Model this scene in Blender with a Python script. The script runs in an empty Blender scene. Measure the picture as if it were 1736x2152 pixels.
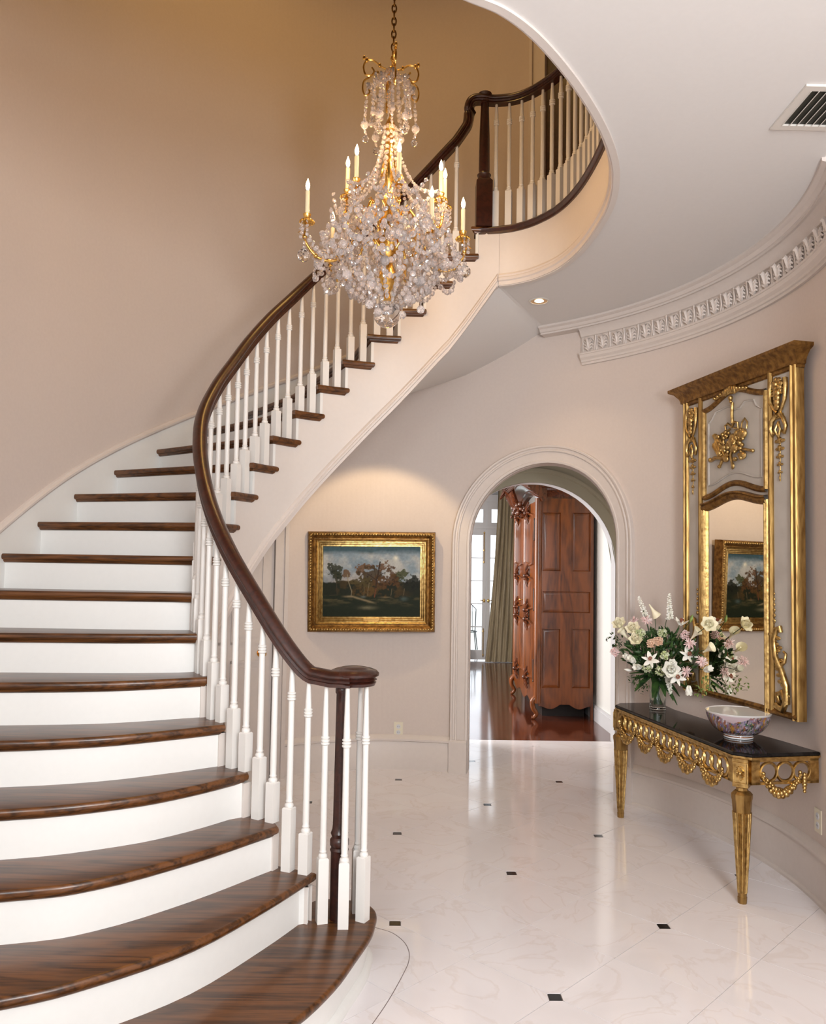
import bpy, bmesh, math, random
import numpy as np
from mathutils import Vector, Matrix
from math import sin, cos, pi, radians as rad, sqrt, atan2

S = bpy.context.scene
COL = S.collection
random.seed(7)
rng = np.random.default_rng(5)

# ------------------------------------------------------------------ camera
CAM_Z = 1.58
F_PX, CX, CY, PITCH, YAW, ROLL = 1678.3, 867.65, 1107.96, .0495, .0107, .016
def cam_axes():
    f = Vector((sin(YAW)*cos(PITCH), cos(YAW)*cos(PITCH), sin(PITCH)))
    r0 = Vector((cos(YAW), -sin(YAW), 0)); u0 = r0.cross(f)
    return cos(ROLL)*r0+sin(ROLL)*u0, -sin(ROLL)*r0+cos(ROLL)*u0, f
_r, _u, _f = cam_axes()
cd = bpy.data.cameras.new('camera'); cam = bpy.data.objects.new('camera', cd); COL.objects.link(cam)
m = Matrix.Identity(4)
for i in range(3):
    m[i][0] = _r[i]; m[i][1] = _u[i]; m[i][2] = -_f[i]
m[2][3] = CAM_Z
cam.matrix_world = m
cd.sensor_fit = 'VERTICAL'; cd.sensor_height = 36; cd.lens = F_PX/2152*36
cd.shift_y = (CY-1076)/2152; cd.shift_x = (868-CX)/2152
cd.clip_start = .05; cd.clip_end = 200
S.camera = cam

# ------------------------------------------------------------------ world, lights, exposure
S.view_settings.view_transform = 'Standard'; S.view_settings.look = 'None'
S.view_settings.gamma = 1; S.view_settings.use_curve_mapping = False
S.view_settings.exposure = 0.12
w = bpy.data.worlds.new('sky'); S.world = w; w.use_nodes = True
bg = w.node_tree.nodes['Background']; bg.inputs[0].default_value = (.86, .93, 1, 1); bg.inputs[1].default_value = 2.2

def area(name, loc, target, sx, sy, power, col, spread=180):
    l = bpy.data.lights.new(name, 'AREA'); l.shape = 'RECTANGLE'; l.size = sx; l.size_y = sy
    l.energy = power; l.color = col; l.spread = rad(spread)
    o = bpy.data.objects.new(name, l); COL.objects.link(o); o.location = loc
    o.rotation_euler = (Vector(target)-Vector(loc)).to_track_quat('-Z', 'Y').to_euler()
    return o
def spot(name, loc, target, power, col, angle, blend=.3, radius=.03):
    l = bpy.data.lights.new(name, 'SPOT'); l.energy = power; l.color = col; l.spot_size = rad(angle)
    l.spot_blend = blend; l.shadow_soft_size = radius
    o = bpy.data.objects.new(name, l); COL.objects.link(o); o.location = loc
    o.rotation_euler = (Vector(target)-Vector(loc)).to_track_quat('-Z', 'Y').to_euler()
    return o
area('daylight_entrance_window', (-.95, -1.56, 2.45), (-.7, 4, 1.1), .95, 1.3, 50, (.93, .98, 1))
area('daylight_entrance_window', (1.05, -1.56, 2.45), (.7, 4, 1.6), .95, 1.3, 118, (.93, .97, 1))
area('added_ceiling_fill', (1.35, -.7, 1.7), (1.25, 1.1, 3.39), .5, .5, 60, (.97, .98, 1))  # fill light added to brighten the ceiling, no lamp body behind it
area('upper_hall_lamp', (-.3, 4.6, 6.6), (-.3, 4.6, 0), .9, .9, 22, (1, .58, .16))
spot('picture_downlight', (-.14, 5.60, 2.55), (-.20, 6.24, 1.55), 22, (1, .74, .42), 92, .35, .03)
spot('recessed_downlight', (.886, 5.308, 3.37), (.886, 5.35, 0), 14, (1, .74, .45), 100, .6, .04)
area('side_window_daylight', (-1.8, 8.9, 1.7), (2.0, 8.2, 1.4), 1.6, 2.2, 190, (1, .98, .95))

# ------------------------------------------------------------------ materials
def new_mat(name):
    mt = bpy.data.materials.new(name); mt.use_nodes = True
    return mt, mt.node_tree, mt.node_tree.nodes['Principled BSDF']
def setp(p, **k):
    for n, v in k.items():
        p.inputs[n.replace('_', ' ')].default_value = v
def N(nt, t, **k):
    n = nt.nodes.new(t)
    for a, b in k.items(): setattr(n, a, b)
    return n
def plain(name, col, rough=.5, metal=0, **k):
    mt, nt, p = new_mat(name); setp(p, Base_Color=(*col, 1), Roughness=rough, Metallic=metal, **k); return mt
def noisy(name, c1, c2, rough=.5, scale=8, metal=0, bump=0, stretch=(1, 1, 1), detail=4, lo=.35, hi=.65, coord='Object', bscale=None, **k):
    mt, nt, p = new_mat(name); setp(p, Roughness=rough, Metallic=metal, **k)
    tc = N(nt, 'ShaderNodeTexCoord'); mp = N(nt, 'ShaderNodeMapping'); mp.inputs['Scale'].default_value = stretch
    nz = N(nt, 'ShaderNodeTexNoise'); nz.inputs['Scale'].default_value = scale; nz.inputs['Detail'].default_value = detail
    rp = N(nt, 'ShaderNodeValToRGB'); rp.color_ramp.elements[0].position = lo; rp.color_ramp.elements[1].position = hi
    rp.color_ramp.elements[0].color = (*c1, 1); rp.color_ramp.elements[1].color = (*c2, 1)
    nt.links.new(tc.outputs[coord], mp.inputs[0]); nt.links.new(mp.outputs[0], nz.inputs['Vector'])
    nt.links.new(nz.outputs['Fac'], rp.inputs[0]); nt.links.new(rp.outputs[0], p.inputs['Base Color'])
    if bump:
        b = N(nt, 'ShaderNodeBump'); b.inputs['Strength'].default_value = bump; b.inputs['Distance'].default_value = .01
        src = nz
        if bscale:
            src = N(nt, 'ShaderNodeTexNoise'); src.inputs['Scale'].default_value = bscale; nt.links.new(mp.outputs[0], src.inputs['Vector'])
        nt.links.new(src.outputs['Fac'], b.inputs['Height']); nt.links.new(b.outputs[0], p.inputs['Normal'])
    return mt
def wood(name, dark, light, rough=.25, scale=3, stretch=(1, 10, 10), coat=.3, ring=True):
    mt, nt, p = new_mat(name); setp(p, Roughness=rough, Coat_Weight=coat, Coat_Roughness=.12)
    tc = N(nt, 'ShaderNodeTexCoord'); mp = N(nt, 'ShaderNodeMapping'); mp.inputs['Scale'].default_value = stretch
    n1 = N(nt, 'ShaderNodeTexNoise'); n1.inputs['Scale'].default_value = scale; n1.inputs['Detail'].default_value = 3; n1.inputs['Distortion'].default_value = .6
    mul = N(nt, 'ShaderNodeMath', operation='MULTIPLY'); mul.inputs[1].default_value = 9
    fr = N(nt, 'ShaderNodeMath', operation='PINGPONG'); fr.inputs[1].default_value = 1
    n2 = N(nt, 'ShaderNodeTexNoise'); n2.inputs['Scale'].default_value = scale*9; n2.inputs['Detail'].default_value = 5
    mix = N(nt, 'ShaderNodeMath', operation='MULTIPLY_ADD'); mix.inputs[1].default_value = .45
    m2 = N(nt, 'ShaderNodeMath', operation='MULTIPLY'); m2.inputs[1].default_value = .75
    rp = N(nt, 'ShaderNodeValToRGB'); rp.color_ramp.elements[0].position = .2; rp.color_ramp.elements[1].position = .8
    rp.color_ramp.elements[0].color = (*dark, 1); rp.color_ramp.elements[1].color = (*light, 1)
    L = nt.links.new
    L(tc.outputs['Object'], mp.inputs[0]); L(mp.outputs[0], n1.inputs['Vector']); L(mp.outputs[0], n2.inputs['Vector'])
    L(n1.outputs['Fac'], mul.inputs[0]); L(mul.outputs[0], fr.inputs[0]); L(fr.outputs[0], mix.inputs[0])
    L(n2.outputs['Fac'], m2.inputs[0]); L(m2.outputs[0], mix.inputs[2]); L(mix.outputs[0], rp.inputs[0]); L(rp.outputs[0], p.inputs['Base Color'])
    return mt
def marble(name):
    mt, nt, p = new_mat(name); setp(p, Roughness=.09, Specular_IOR_Level=.5); L = nt.links.new
    tc = N(nt, 'ShaderNodeTexCoord'); oi = N(nt, 'ShaderNodeObjectInfo')
    ml = N(nt, 'ShaderNodeVectorMath', operation='MULTIPLY_ADD'); cb = N(nt, 'ShaderNodeCombineXYZ')
    rm = N(nt, 'ShaderNodeMath', operation='MULTIPLY'); rm.inputs[1].default_value = 40
    L(oi.outputs['Random'], rm.inputs[0]); L(rm.outputs[0], cb.inputs[0]); L(rm.outputs[0], cb.inputs[2])
    ad = N(nt, 'ShaderNodeVectorMath', operation='ADD'); L(tc.outputs['Object'], ad.inputs[0]); L(cb.outputs[0], ad.inputs[1])
    n1 = N(nt, 'ShaderNodeTexNoise'); n1.inputs['Scale'].default_value = 2.2; n1.inputs['Detail'].default_value = 6; n1.inputs['Distortion'].default_value = 1.6
    L(ad.outputs[0], n1.inputs['Vector'])
    rp = N(nt, 'ShaderNodeValToRGB'); e = rp.color_ramp.elements
    e[0].position = .47; e[0].color = (.83, .79, .80, 1); e[1].position = .512; e[1].color = (.83, .79, .80, 1)
    x = e.new(.497); x.color = (.775, .72, .71, 1)
    x = e.new(.30); x.color = (.84, .81, .82, 1)
    x = e.new(.72); x.color = (.80, .76, .765, 1)
    L(n1.outputs['Fac'], rp.inputs[0]); L(rp.outputs[0], p.inputs['Base Color'])
    return mt
PAINT = noisy('wall_paint', (.60, .515, .465), (.615, .53, .478), .75, 60, bump=.02)
PASS_SHADE = plain('passage_shade_tone', (.36, .325, .23), .7)  # wall colour darkened to olive, painting in the shade behind the arch
CEIL = noisy('ceiling_paint', (.70, .675, .655), (.71, .685, .665), .8, 50)
TRIM = noisy('trim_paint', (.625, .555, .51), (.64, .57, .525), .45, 30)
STAIRW = noisy('stair_white_paint', (.76, .755, .73), (.77, .765, .74), .42, 40)
STRING = noisy('stringer_paint', (.66, .60, .555), (.67, .61, .565), .5, 40)
BALW = plain('baluster_white_paint', (.74, .715, .68), .38)
OAK = wood('dark_oak', (.012, .004, .0015), (.135, .050, .014), .30, 1.3, (.8, 11, 11), .04)
RAILW = wood('mahogany_rail', (.013, .003, .002), (.045, .010, .005), .36, 5, (3, 3, 3), .4)
MARBLE = marble('pink_white_marble')
BLACKM = plain('black_marble', (.012, .012, .013), .12)
GROUT = plain('grout', (.20, .16, .15), .8)
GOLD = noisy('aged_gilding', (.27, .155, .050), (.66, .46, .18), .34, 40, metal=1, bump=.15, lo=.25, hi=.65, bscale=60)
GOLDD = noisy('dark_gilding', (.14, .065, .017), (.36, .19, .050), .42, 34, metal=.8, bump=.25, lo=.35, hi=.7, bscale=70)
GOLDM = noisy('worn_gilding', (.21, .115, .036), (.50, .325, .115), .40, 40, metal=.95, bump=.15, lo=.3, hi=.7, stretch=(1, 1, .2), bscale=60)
BRASS = plain('polished_brass', (.85, .56, .20), .18, 1)
ORMOLU = noisy('ormolu', (.55, .28, .05), (.95, .62, .18), .25, 30, metal=1, bump=.1, lo=.3, hi=.6)
GREYP = noisy('grey_painted_panel', (.40, .36, .32), (.46, .42, .375), .6, 7, bump=.03)
MIRR = plain('mirror_silvering', (.86, .83, .76), .01, 1)
BLKTOP = noisy('black_marble_top', (.006, .005, .005), (.014, .012, .011), .06, 20, Specular_IOR_Level=.25)
CHERRY = wood('walnut_panels', (.055, .013, .003), (.215, .058, .010), .30, 1.0, (4, 4, .7), .05)
CHERRYD = wood('walnut_carving', (.03, .008, .004), (.13, .035, .012), .22, 4, (4, 4, 1.2), .5)
FLOORW = wood('dark_red_floor_boards', (.035, .008, .005), (.13, .032, .014), .10, 2.5, (1, 14, 1), .3)
CURT = noisy('olive_silk', (.25, .195, .115), (.32, .26, .16), .42, 30, stretch=(1, 1, .1), Sheen_Weight=.3)
WINW = plain('window_white_paint', (.62, .62, .64), .4)
OUTLET = plain('ivory_plastic', (.72, .66, .52), .3)
DARKM = plain('vent_dark_interior', (.03, .03, .022), .6)
VENTM = plain('vent_metal', (.66, .62, .57), .4)
REFL = plain('downlight_reflector', (.75, .5, .25), .2, 1)
def glass(name, tint=(1, 1, 1), rough=0.0, ior=1.48):
    mt, nt, p = new_mat(name); setp(p, Base_Color=(*tint, 1), Roughness=rough, Transmission_Weight=1, IOR=ior); return mt
CRYS, _nt, _p = new_mat('cut_crystal')
setp(_p, Base_Color=(.99, .93, .91, 1), Roughness=.02, Transmission_Weight=.80, IOR=1.55, Specular_IOR_Level=1.0)
BALLG = glass('clear_crystal', (1, .98, .97), 0, 1.5)
VASEG = glass('vase_glass', (.93, .98, .95), .02, 1.3)
PANE = glass('window_pane', (1, 1, 1), 0, 1.05)
def emit(name, col, s):
    mt, nt, p = new_mat(name); setp(p, Base_Color=(*col, 1), Emission_Color=(*col, 1), Emission_Strength=s); return mt
FLAME = emit('candle_bulb_glow', (1, .70, .34), 30)
LAMPG = emit('downlight_bulb_glow', (1, .78, .48), 9)
CANDLE = plain('ivory_candle_sleeve', (.85, .74, .48), .4, Emission_Color=(1, .62, .28, 1), Emission_Strength=.0)
LEAF = noisy('dark_foliage', (.012, .035, .010), (.05, .11, .025), .45, 30)
LEAFL = noisy('fresh_green', (.10, .19, .04), (.30, .38, .11), .5, 60)
WHITEP = noisy('white_petals', (.86, .84, .72), (.92, .90, .84), .5, 30)
CREAMP = noisy('cream_petals', (.86, .79, .56), (.92, .87, .68), .5, 30)
PINKP = noisy('pale_pink_petals', (.80, .52, .50), (.86, .72, .70), .5, 40)
PEACHP = noisy('peach_florets', (.80, .50, .34), (.86, .66, .50), .5, 60)
GREENP = noisy('green_white_florets', (.50, .58, .24), (.82, .82, .66), .5, 60)
RUST = plain('rust_anthers', (.25, .06, .02), .6)
PORC = plain('white_porcelain', (.80, .80, .80), .08)
IRONM = plain('black_iron', (.02, .02, .02), .4)
GROUND = noisy('pale_terrace', (.55, .55, .50), (.62, .62, .58), .8, 3)

# ------------------------------------------------------------------ mesh helpers
class MB:
    def __init__(s, M=None): s.v = []; s.f = []; s.M = M
    def add(s, vs, fs):
        b = len(s.v)
        s.v += [tuple(x) for x in vs]; s.f += [tuple(b+i for i in q) for q in fs]
    def box(s, a, b):
        x0, y0, z0 = a; x1, y1, z1 = b
        s.add([(x0, y0, z0), (x1, y0, z0), (x1, y1, z0), (x0, y1, z0), (x0, y0, z1), (x1, y0, z1), (x1, y1, z1), (x0, y1, z1)],
              [(0, 3, 2, 1), (4, 5, 6, 7), (0, 1, 5, 4), (1, 2, 6, 5), (2, 3, 7, 6), (3, 0, 4, 7)])
    def grid(s, rows, closeu=False, closev=False):
        n = len(rows); k = len(rows[0]); vs = [p for r in rows for p in r]; fs = []
        for i in range(n if closev else n-1):
            for j in range(k if closeu else k-1):
                a = i*k+j; b = i*k+(j+1) % k; c = ((i+1) % n)*k+(j+1) % k; d = ((i+1) % n)*k+j
                fs.append((a, b, c, d))
        s.add(vs, fs)
    def lathe(s, prof, c=(0, 0, 0), seg=16, sx=1, sy=1, rot=0):
        rows = []
        for r, z in prof:
            rows.append([(c[0]+r*sx*cos(2*pi*j/seg+rot), c[1]+r*sy*sin(2*pi*j/seg+rot), c[2]+z) for j in range(seg)])
        s.grid(rows, closeu=True)
        n = len(rows)*seg; b = len(s.v)-n
        if prof[0][0] > 1e-6: s.f.append(tuple(b+j for j in range(seg))[::-1])
        if prof[-1][0] > 1e-6: s.f.append(tuple(b+n-seg+j for j in range(seg)))
    def tube(s, path, r, seg=6, cap=True, flat=1):
        P = [Vector(p) for p in path]; n = len(P); rows = []
        up = None
        for i, p in enumerate(P):
            t = (P[min(i+1, n-1)]-P[max(i-1, 0)])
            if t.length < 1e-9: t = Vector((0, 0, 1))
            t.normalize()
            if up is None:
                up = Vector((0, 0, 1)) if abs(t.z) < .9 else Vector((1, 0, 0))
            a = t.cross(up)
            if a.length < 1e-6: a = t.cross(Vector((1, .3, 0)))
            a.normalize(); b = a.cross(t).normalized(); up = b
            rr = r(i/(n-1)) if callable(r) else r
            rows.append([tuple(p+a*(rr*cos(2*pi*j/seg))+b*(rr*flat*sin(2*pi*j/seg))) for j in range(seg)])
        b0 = len(s.v); s.grid(rows, closeu=True)
        if cap:
            s.f.append(tuple(b0+j for j in range(seg))); s.f.append(tuple(b0+(n-1)*seg+j for j in range(seg))[::-1])
    def sweep(s, prof, path, closed=True, cap=True, tilt=False):
        """profile (a towards the right of travel, b up) along a 3D path, lateral kept level"""
        P = [Vector(p) for p in path]; n = len(P); rows = []; last = None
        for i, p in enumerate(P):
            t3 = (P[min(i+1, n-1)]-P[max(i-1, 0)]).normalized(); t = t3.copy(); t.z = 0
            if t.length < 1e-4 and last: t = last.copy()
            t.normalize(); last = t; nr = Vector((t.y, -t.x, 0))
            up = nr.cross(t3).normalized() if tilt else Vector((0, 0, 1))
            rows.append([tuple(p+nr*a+up*b) for a, b in prof])
        b0 = len(s.v); k = len(prof); s.grid(rows, closeu=closed)
        if cap and closed:
            s.f.append(tuple(b0+j for j in range(k))[::-1]); s.f.append(tuple(b0+(n-1)*k+j for j in range(k)))
    def ball(s, c, r, seg=8, rings=5, sc=(1, 1, 1), rz=0, rx=0):
        R3 = Matrix.Rotation(rz, 3, 'Z') @ Matrix.Rotation(rx, 3, 'X')
        vs = []; fs = []
        vs.append(R3 @ Vector((0, 0, r*sc[2])))
        for i in range(1, rings):
            a = pi*i/rings
            for j in range(seg):
                b = 2*pi*j/seg
                vs.append(R3 @ Vector((r*sc[0]*sin(a)*cos(b), r*sc[1]*sin(a)*sin(b), r*sc[2]*cos(a))))
        vs.append(R3 @ Vector((0, 0, -r*sc[2])))
        vs = [tuple(Vector(c)+v) for v in vs]
        for j in range(seg): fs.append((0, 1+j, 1+(j+1) % seg))
        for i in range(rings-2):
            for j in range(seg):
                a = 1+i*seg; fs.append((a+j, a+seg+j, a+seg+(j+1) % seg, a+(j+1) % seg))
        l = len(vs)-1; a = 1+(rings-2)*seg
        for j in range(seg): fs.append((a+j, l, a+(j+1) % seg))
        s.add(vs, fs)
    def prism(s, poly, z0, z1, insets=None):
        """stacked outline; insets = [(z, inset)] overrides z0, z1"""
        n = len(poly); P = [Vector((p[0], p[1])) for p in poly]
        ar = sum(P[i].x*P[(i+1) % n].y-P[(i+1) % n].x*P[i].y for i in range(n))
        if ar < 0: P.reverse()
        nm = []
        for i in range(n):
            a = (P[i]-P[i-1]); b = (P[(i+1) % n]-P[i])
            na = Vector((-a.y, a.x)).normalized() if a.length > 1e-9 else Vector((0, 0)); nb = Vector((-b.y, b.x)).normalized() if b.length > 1e-9 else na
            v = na+nb
            v = v.normalized()*min(1/max(.4, v.length/2), 2) if v.length > 1e-6 else na
            nm.append(v)
        rows = [[(P[i].x+nm[i].x*d, P[i].y+nm[i].y*d, z) for i in range(n)] for z, d in (insets or [(z0, 0), (z1, 0)])]
        b0 = len(s.v); s.grid(rows, closeu=True)
        s.f.append(tuple(b0+i for i in range(n))[::-1]); s.f.append(tuple(b0+(len(rows)-1)*n+i for i in range(n)))
    def build(s, name, mat, parent=None, origin=None, smooth=35, **props):
        o = Vector(origin) if origin is not None else Vector((0, 0, 0))
        vs = [Vector(v) for v in s.v]
        if s.M is not None: vs = [s.M @ v for v in vs]
        me = bpy.data.meshes.new(name)
        me.from_pydata([tuple(v-o) for v in vs], [], s.f); me.update()
        bm = bmesh.new(); bm.from_mesh(me); bmesh.ops.recalc_face_normals(bm, faces=bm.faces); bm.to_mesh(me); bm.free()
        if smooth:
            me.shade_smooth(); me.set_sharp_from_angle(angle=rad(smooth))
        me.materials.append(mat)
        ob = bpy.data.objects.new(name, me); COL.objects.link(ob)
        place(ob, o, parent)
        for k, v in props.items(): ob[k] = v
        return ob
def abs_loc(ob):
    l = Vector(ob.location)
    while ob.parent: ob = ob.parent; l += Vector(ob.location)
    return l
def place(ob, at, parent):
    if parent is not None:
        ob.parent = parent; ob.location = Vector(at)-abs_loc(parent)
    else: ob.location = at
def link(name, mesh, at, parent, rz=0):
    ob = bpy.data.objects.new(name, mesh); COL.objects.link(ob); place(ob, at, parent); ob.rotation_euler = (0, 0, rz); return ob
def empty(name, at, label=None, cat=None, group=None, parent=None):
    o = bpy.data.objects.new(name, None); COL.objects.link(o); o.empty_display_size = .1
    place(o, at, parent)
    if label: o['label'] = label
    if cat: o['category'] = cat
    if group: o['group'] = group
    return o
def tag(o, label, cat, group=None):
    o['label'] = label; o['category'] = cat
    if group: o['group'] = group
    return o
def catmull(pts, n=8, closed=False):
    P = [np.array(p, float) for p in pts]; out = []; k = len(P)
    for i in range(k-1):
        p0 = P[i-1] if i > 0 else 2*P[0]-P[1]; p1 = P[i]; p2 = P[i+1]; p3 = P[i+2] if i+2 < k else 2*P[-1]-P[-2]
        for j in range(n):
            t = j/n
            out.append(tuple(.5*((2*p1)+(-p0+p2)*t+(2*p0-5*p1+4*p2-p3)*t*t+(-p0+3*p1-3*p2+p3)*t**3)))
    out.append(tuple(P[-1])); return out

# ------------------------------------------------------------------ plan curves
C = (-.2, 4.1)
_th = [-100, -90, -80, -70, -60, -50, -40, -30, -20, -10, 0, 10, 20, 60, 110]
_rr = [1.935, 1.88, 1.85, 1.845, 1.865, 1.90, 1.95, 2.01, 2.10, 2.19, 2.245, 2.25, 2.25, 2.25, 2.25]
_rs = np.interp(np.arange(-100, 121, 1), _th, _rr); _r0 = _rs.copy()
_k = np.hanning(15); _k /= _k.sum(); _rs = np.convolve(np.pad(_rs, 7, mode='reflect', reflect_type='odd'), _k, 'valid')
def RW(th): return float(np.interp(th, np.arange(-100, 121, 1), _rs))
def W(th, z=0, inset=0):
    r = RW(th)-inset; return (C[0]+r*sin(rad(th)), C[1]+r*cos(rad(th)), z)
def wmap(th0, s, z, b=0):
    """wall map: arc length s (to the right) from angle th0, height z, b = distance in front of the wall"""
    return W(th0+s/2.25*180/pi, z, b)
r_ = .1795                      # riser height
# inner baluster line, one point per riser 2..22
BP = [(-.34, 3.225), (-.487, 3.285), (-.62, 3.37), (-.75, 3.475), (-.862, 3.605), (-.95, 3.755), (-1.01, 3.91), (-1.038, 4.07), (-1.015, 4.235),
      (-.955, 4.39), (-.885, 4.535), (-.795, 4.68), (-.68, 4.82), (-.545, 4.92), (-.395, 4.995), (-.235, 5.048), (-.065, 5.075), (.10, 5.08), (.265, 5.065), (.43, 5.058), (.59, 5.035)]
BPn = np.array(BP)
_bs = np.array(catmull(BP, 20)); _ss = np.linspace(2, 22, len(_bs))
def B(s):
    return np.array([np.interp(s, _ss, _bs[:, 0]), np.interp(s, _ss, _bs[:, 1])])
def BT(s):
    a = B(max(2, s-.15)); b = B(min(22, s+.15)); t = (b-a)/np.linalg.norm(b-a); return t, np.array([t[1], -t[0]])
def Bo(s, e, z=0):
    p = B(s); t, n = BT(s); q = p+n*e; return (float(q[0]), float(q[1]), z)
def eo(s): return float(np.interp(s, [6, 10], [.03, .05]))
OA = {10: -80.5, 11: -71.4, 12: -61.2, 13: -50.6, 14: -40, 15: -29.5, 16: -19.5, 17: -10, 18: -1, 19: 8, 20: 17, 21: 26, 22: 34}
def oang(s): return float(np.interp(s, list(OA), list(OA.values())))
# stairwell edge (fascia line) from the landing, clockwise, to the left wall
FP = catmull([(.580, 5.018), (.68, 4.975), (.79, 4.88), (.90, 4.70), (.965, 4.45), (.99, 4.15), (.985, 3.85), (.935, 3.58), (.86, 3.36), (.743, 3.12), (.594, 2.875),
              (.432, 2.655), (.301, 2.525), (.186, 2.46), (0, 2.37), (-.4, 2.24), (-1.0, 2.15), (-2.1, 2.1)], 5)
ZC, ZF = 3.39, 21*r_           # ceiling height, upper floor height

# ------------------------------------------------------------------ structure: walls
def struct(o): o['kind'] = 'structure'; return o
ARC, HW, ZS = 33.8, .60, 1.775   # arch centre angle, half width, spring height
DOOR_TH, DHW, DH = -32.6, .36, 2.06
def wall_back():
    mb = MB(); ths = sorted(set([round(x, 3) for x in np.arange(-100, 110.1, 1.0)] + [ARC+x for x in np.degrees(np.linspace(-HW, HW, 41)/2.25)]))
    lo, hi = ARC-math.degrees(HW/2.25), ARC+math.degrees(HW/2.25)
    for a, b in zip(ths[:-1], ths[1:]):
        def zb(t, mid):
            if lo-1e-6 <= mid <= hi+1e-6:
                s = rad(t-ARC)*2.25; return ZS+sqrt(max(0, HW*HW-s*s))
            return 0
        mid = (a+b)/2; z0, z1 = zb(a, mid), zb(b, mid)
        mb.add([W(a, z0), W(b, z1), W(b, 6.8), W(a, 6.8)], [(0, 1, 2, 3)])
        mb.add([W(a, z0, -.03), W(b, z1, -.03), W(b, 6.8, -.03), W(a, 6.8, -.03)], [(3, 2, 1, 0)])
    return struct(mb.build('wall_back', PAINT, smooth=30))
wall_back()
PA = W(-100); PB = W(110)
mb = MB(); mb.box((PA[0]-.1, -1.6, 0), (PA[0], PA[1], 6.8)); struct(mb.build('wall_left', PAINT, smooth=0))
mb = MB(); mb.box((PB[0], -1.6, 0), (PB[0]+.1, PB[1]+.005, 6.8)); struct(mb.build('wall_right', PAINT, smooth=0))
# entrance wall behind the camera with two window openings
mb = MB(); xs = [PA[0]-.1, -1.45, -.45, .55, 1.55, PB[0]+.1]
for i in (0, 2, 4): mb.box((xs[i], -1.7, 0), (xs[i+1], -1.6, 6.8))
for i in (1, 3): mb.box((xs[i], -1.7, 3.1), (xs[i+1], -1.6, 6.8)); mb.box((xs[i], -1.7, 0), (xs[i+1], -1.6, 1.75))
struct(mb.build('wall_front', PAINT, smooth=0))
for i, n in ((1, 'window_1'), (3, 'window_2')):
    mb = MB()
    for x in (xs[i], xs[i+1]-.05): mb.box((x, -1.68, 1.75), (x+.05, -1.6, 3.1))
    for z in (1.75, 2.4, 3.05): mb.box((xs[i], -1.68, z), (xs[i+1], -1.62, z+.05))
    mb.box(((xs[i]+xs[i+1])/2-.02, -1.67, 1.75), ((xs[i]+xs[i+1])/2+.02, -1.63, 3.1))
    struct(mb.build(n, WINW, smooth=0))

# ------------------------------------------------------------------ structure: ceiling, upper floor, fascia
def away(pl, d):
    P = [np.array(p) for p in pl]; out = []
    for i, p in enumerate(P):
        t = P[min(i+1, len(P)-1)]-P[max(i-1, 0)]; t = t/np.linalg.norm(t); out.append(tuple(p+np.array([-t[1], t[0]])*d))
    return out
outer = [W(t)[:2] for t in np.arange(34, 110.1, 4)] + [(PB[0], PB[1]), (PB[0], -1.6), (PA[0], -1.6), (PA[0], 2.1)]
hole = away(FP, .022)[::-1]
poly = outer+hole[1:]
mb = MB(); mb.prism(poly, ZC, ZC+.12); ceil = struct(mb.build('ceiling', CEIL, smooth=0))
mb = MB(); mb.prism(poly, ZF-.12, ZF); struct(mb.build('floor_upper', OAK, smooth=0))
mb = MB(); mb.box((PA[0]-.1, -1.7, 6.8), (PB[0]+.6, 6.5, 6.85)); struct(mb.build('ceiling_upper', CEIL, smooth=0))
mb = MB(); mb.sweep([(0, 0), (0, ZF-.03-ZC+.01), (-.03, ZF-.03-ZC+.01), (-.03, 0)], [(p[0], p[1], ZC-.01) for p in FP])
struct(mb.build('trim_1', STRING, smooth=30))
mb = MB(); mb.sweep([(-.024, 0), (.008, 0), (.010, .022), (.020, .028), (.020, .045), (.014, .052), (.016, .062), (.008, .075), (0, .078)], [(p[0], p[1], ZC-.006) for p in FP])
struct(mb.build('trim_2', TRIM, smooth=30))

# ------------------------------------------------------------------ staircase
st = empty('staircase', (-.9, 3.3, 0), 'curved open-string staircase with dark oak treads and white risers sweeping up to the landing', 'staircase')
NO = {1: [(-2.12, 1.72), (-1.3, 1.85), (-.8, 2.05), (-.5, 2.27), (-.309, 2.537), (-.207, 2.749), (-.150, 2.936), (-.101, 3.117), (-.087, 3.237), (-.085, 3.297), (-.097, 3.351), (-.13, 3.40), (-.19, 3.43), (-.26, 3.445), (-.34, 3.43), (-.385, 3.38)],
      2: [(-2.12, 2.05), (-1.6, 2.13), (-1.105, 2.30), (-.882, 2.434), (-.647, 2.658), (-.461, 2.969), (-.325, 3.245)],
      3: [(-2.12, 2.40), (-1.254, 2.583), (-.986, 2.69), (-.725, 2.936), (-.480, 3.245)],
      4: [(-2.12, 2.70), (-1.379, 2.817), (-1.008, 2.969), (-.8, 3.14), (-.625, 3.355)],
      5: [(-2.12, 2.98), (-1.512, 3.066), (-1.179, 3.163), (-.94, 3.30), (-.745, 3.44)],
      6: [(-2.12, 3.27), (-1.65, 3.327), (-1.233, 3.40), (-.852, 3.58)],
      7: [(-2.12, 3.56), (-1.8, 3.60), (-1.3, 3.63), (-.925, 3.70)],
      8: [(-2.12, 3.86), (-1.5, 3.845), (-.985, 3.86)],
      9: [(-2.12, 4.13), (-1.5, 4.07), (-1.01, 4.02)]}
for k in range(10, 23):
    t, n = BT(k); p = B(k)-t*.03+n*.05
    o = W(OA[k], 0, -.02); NO[k] = [o[:2], ((o[0]+p[0])/2, (o[1]+p[1])/2), tuple(p)]
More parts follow.
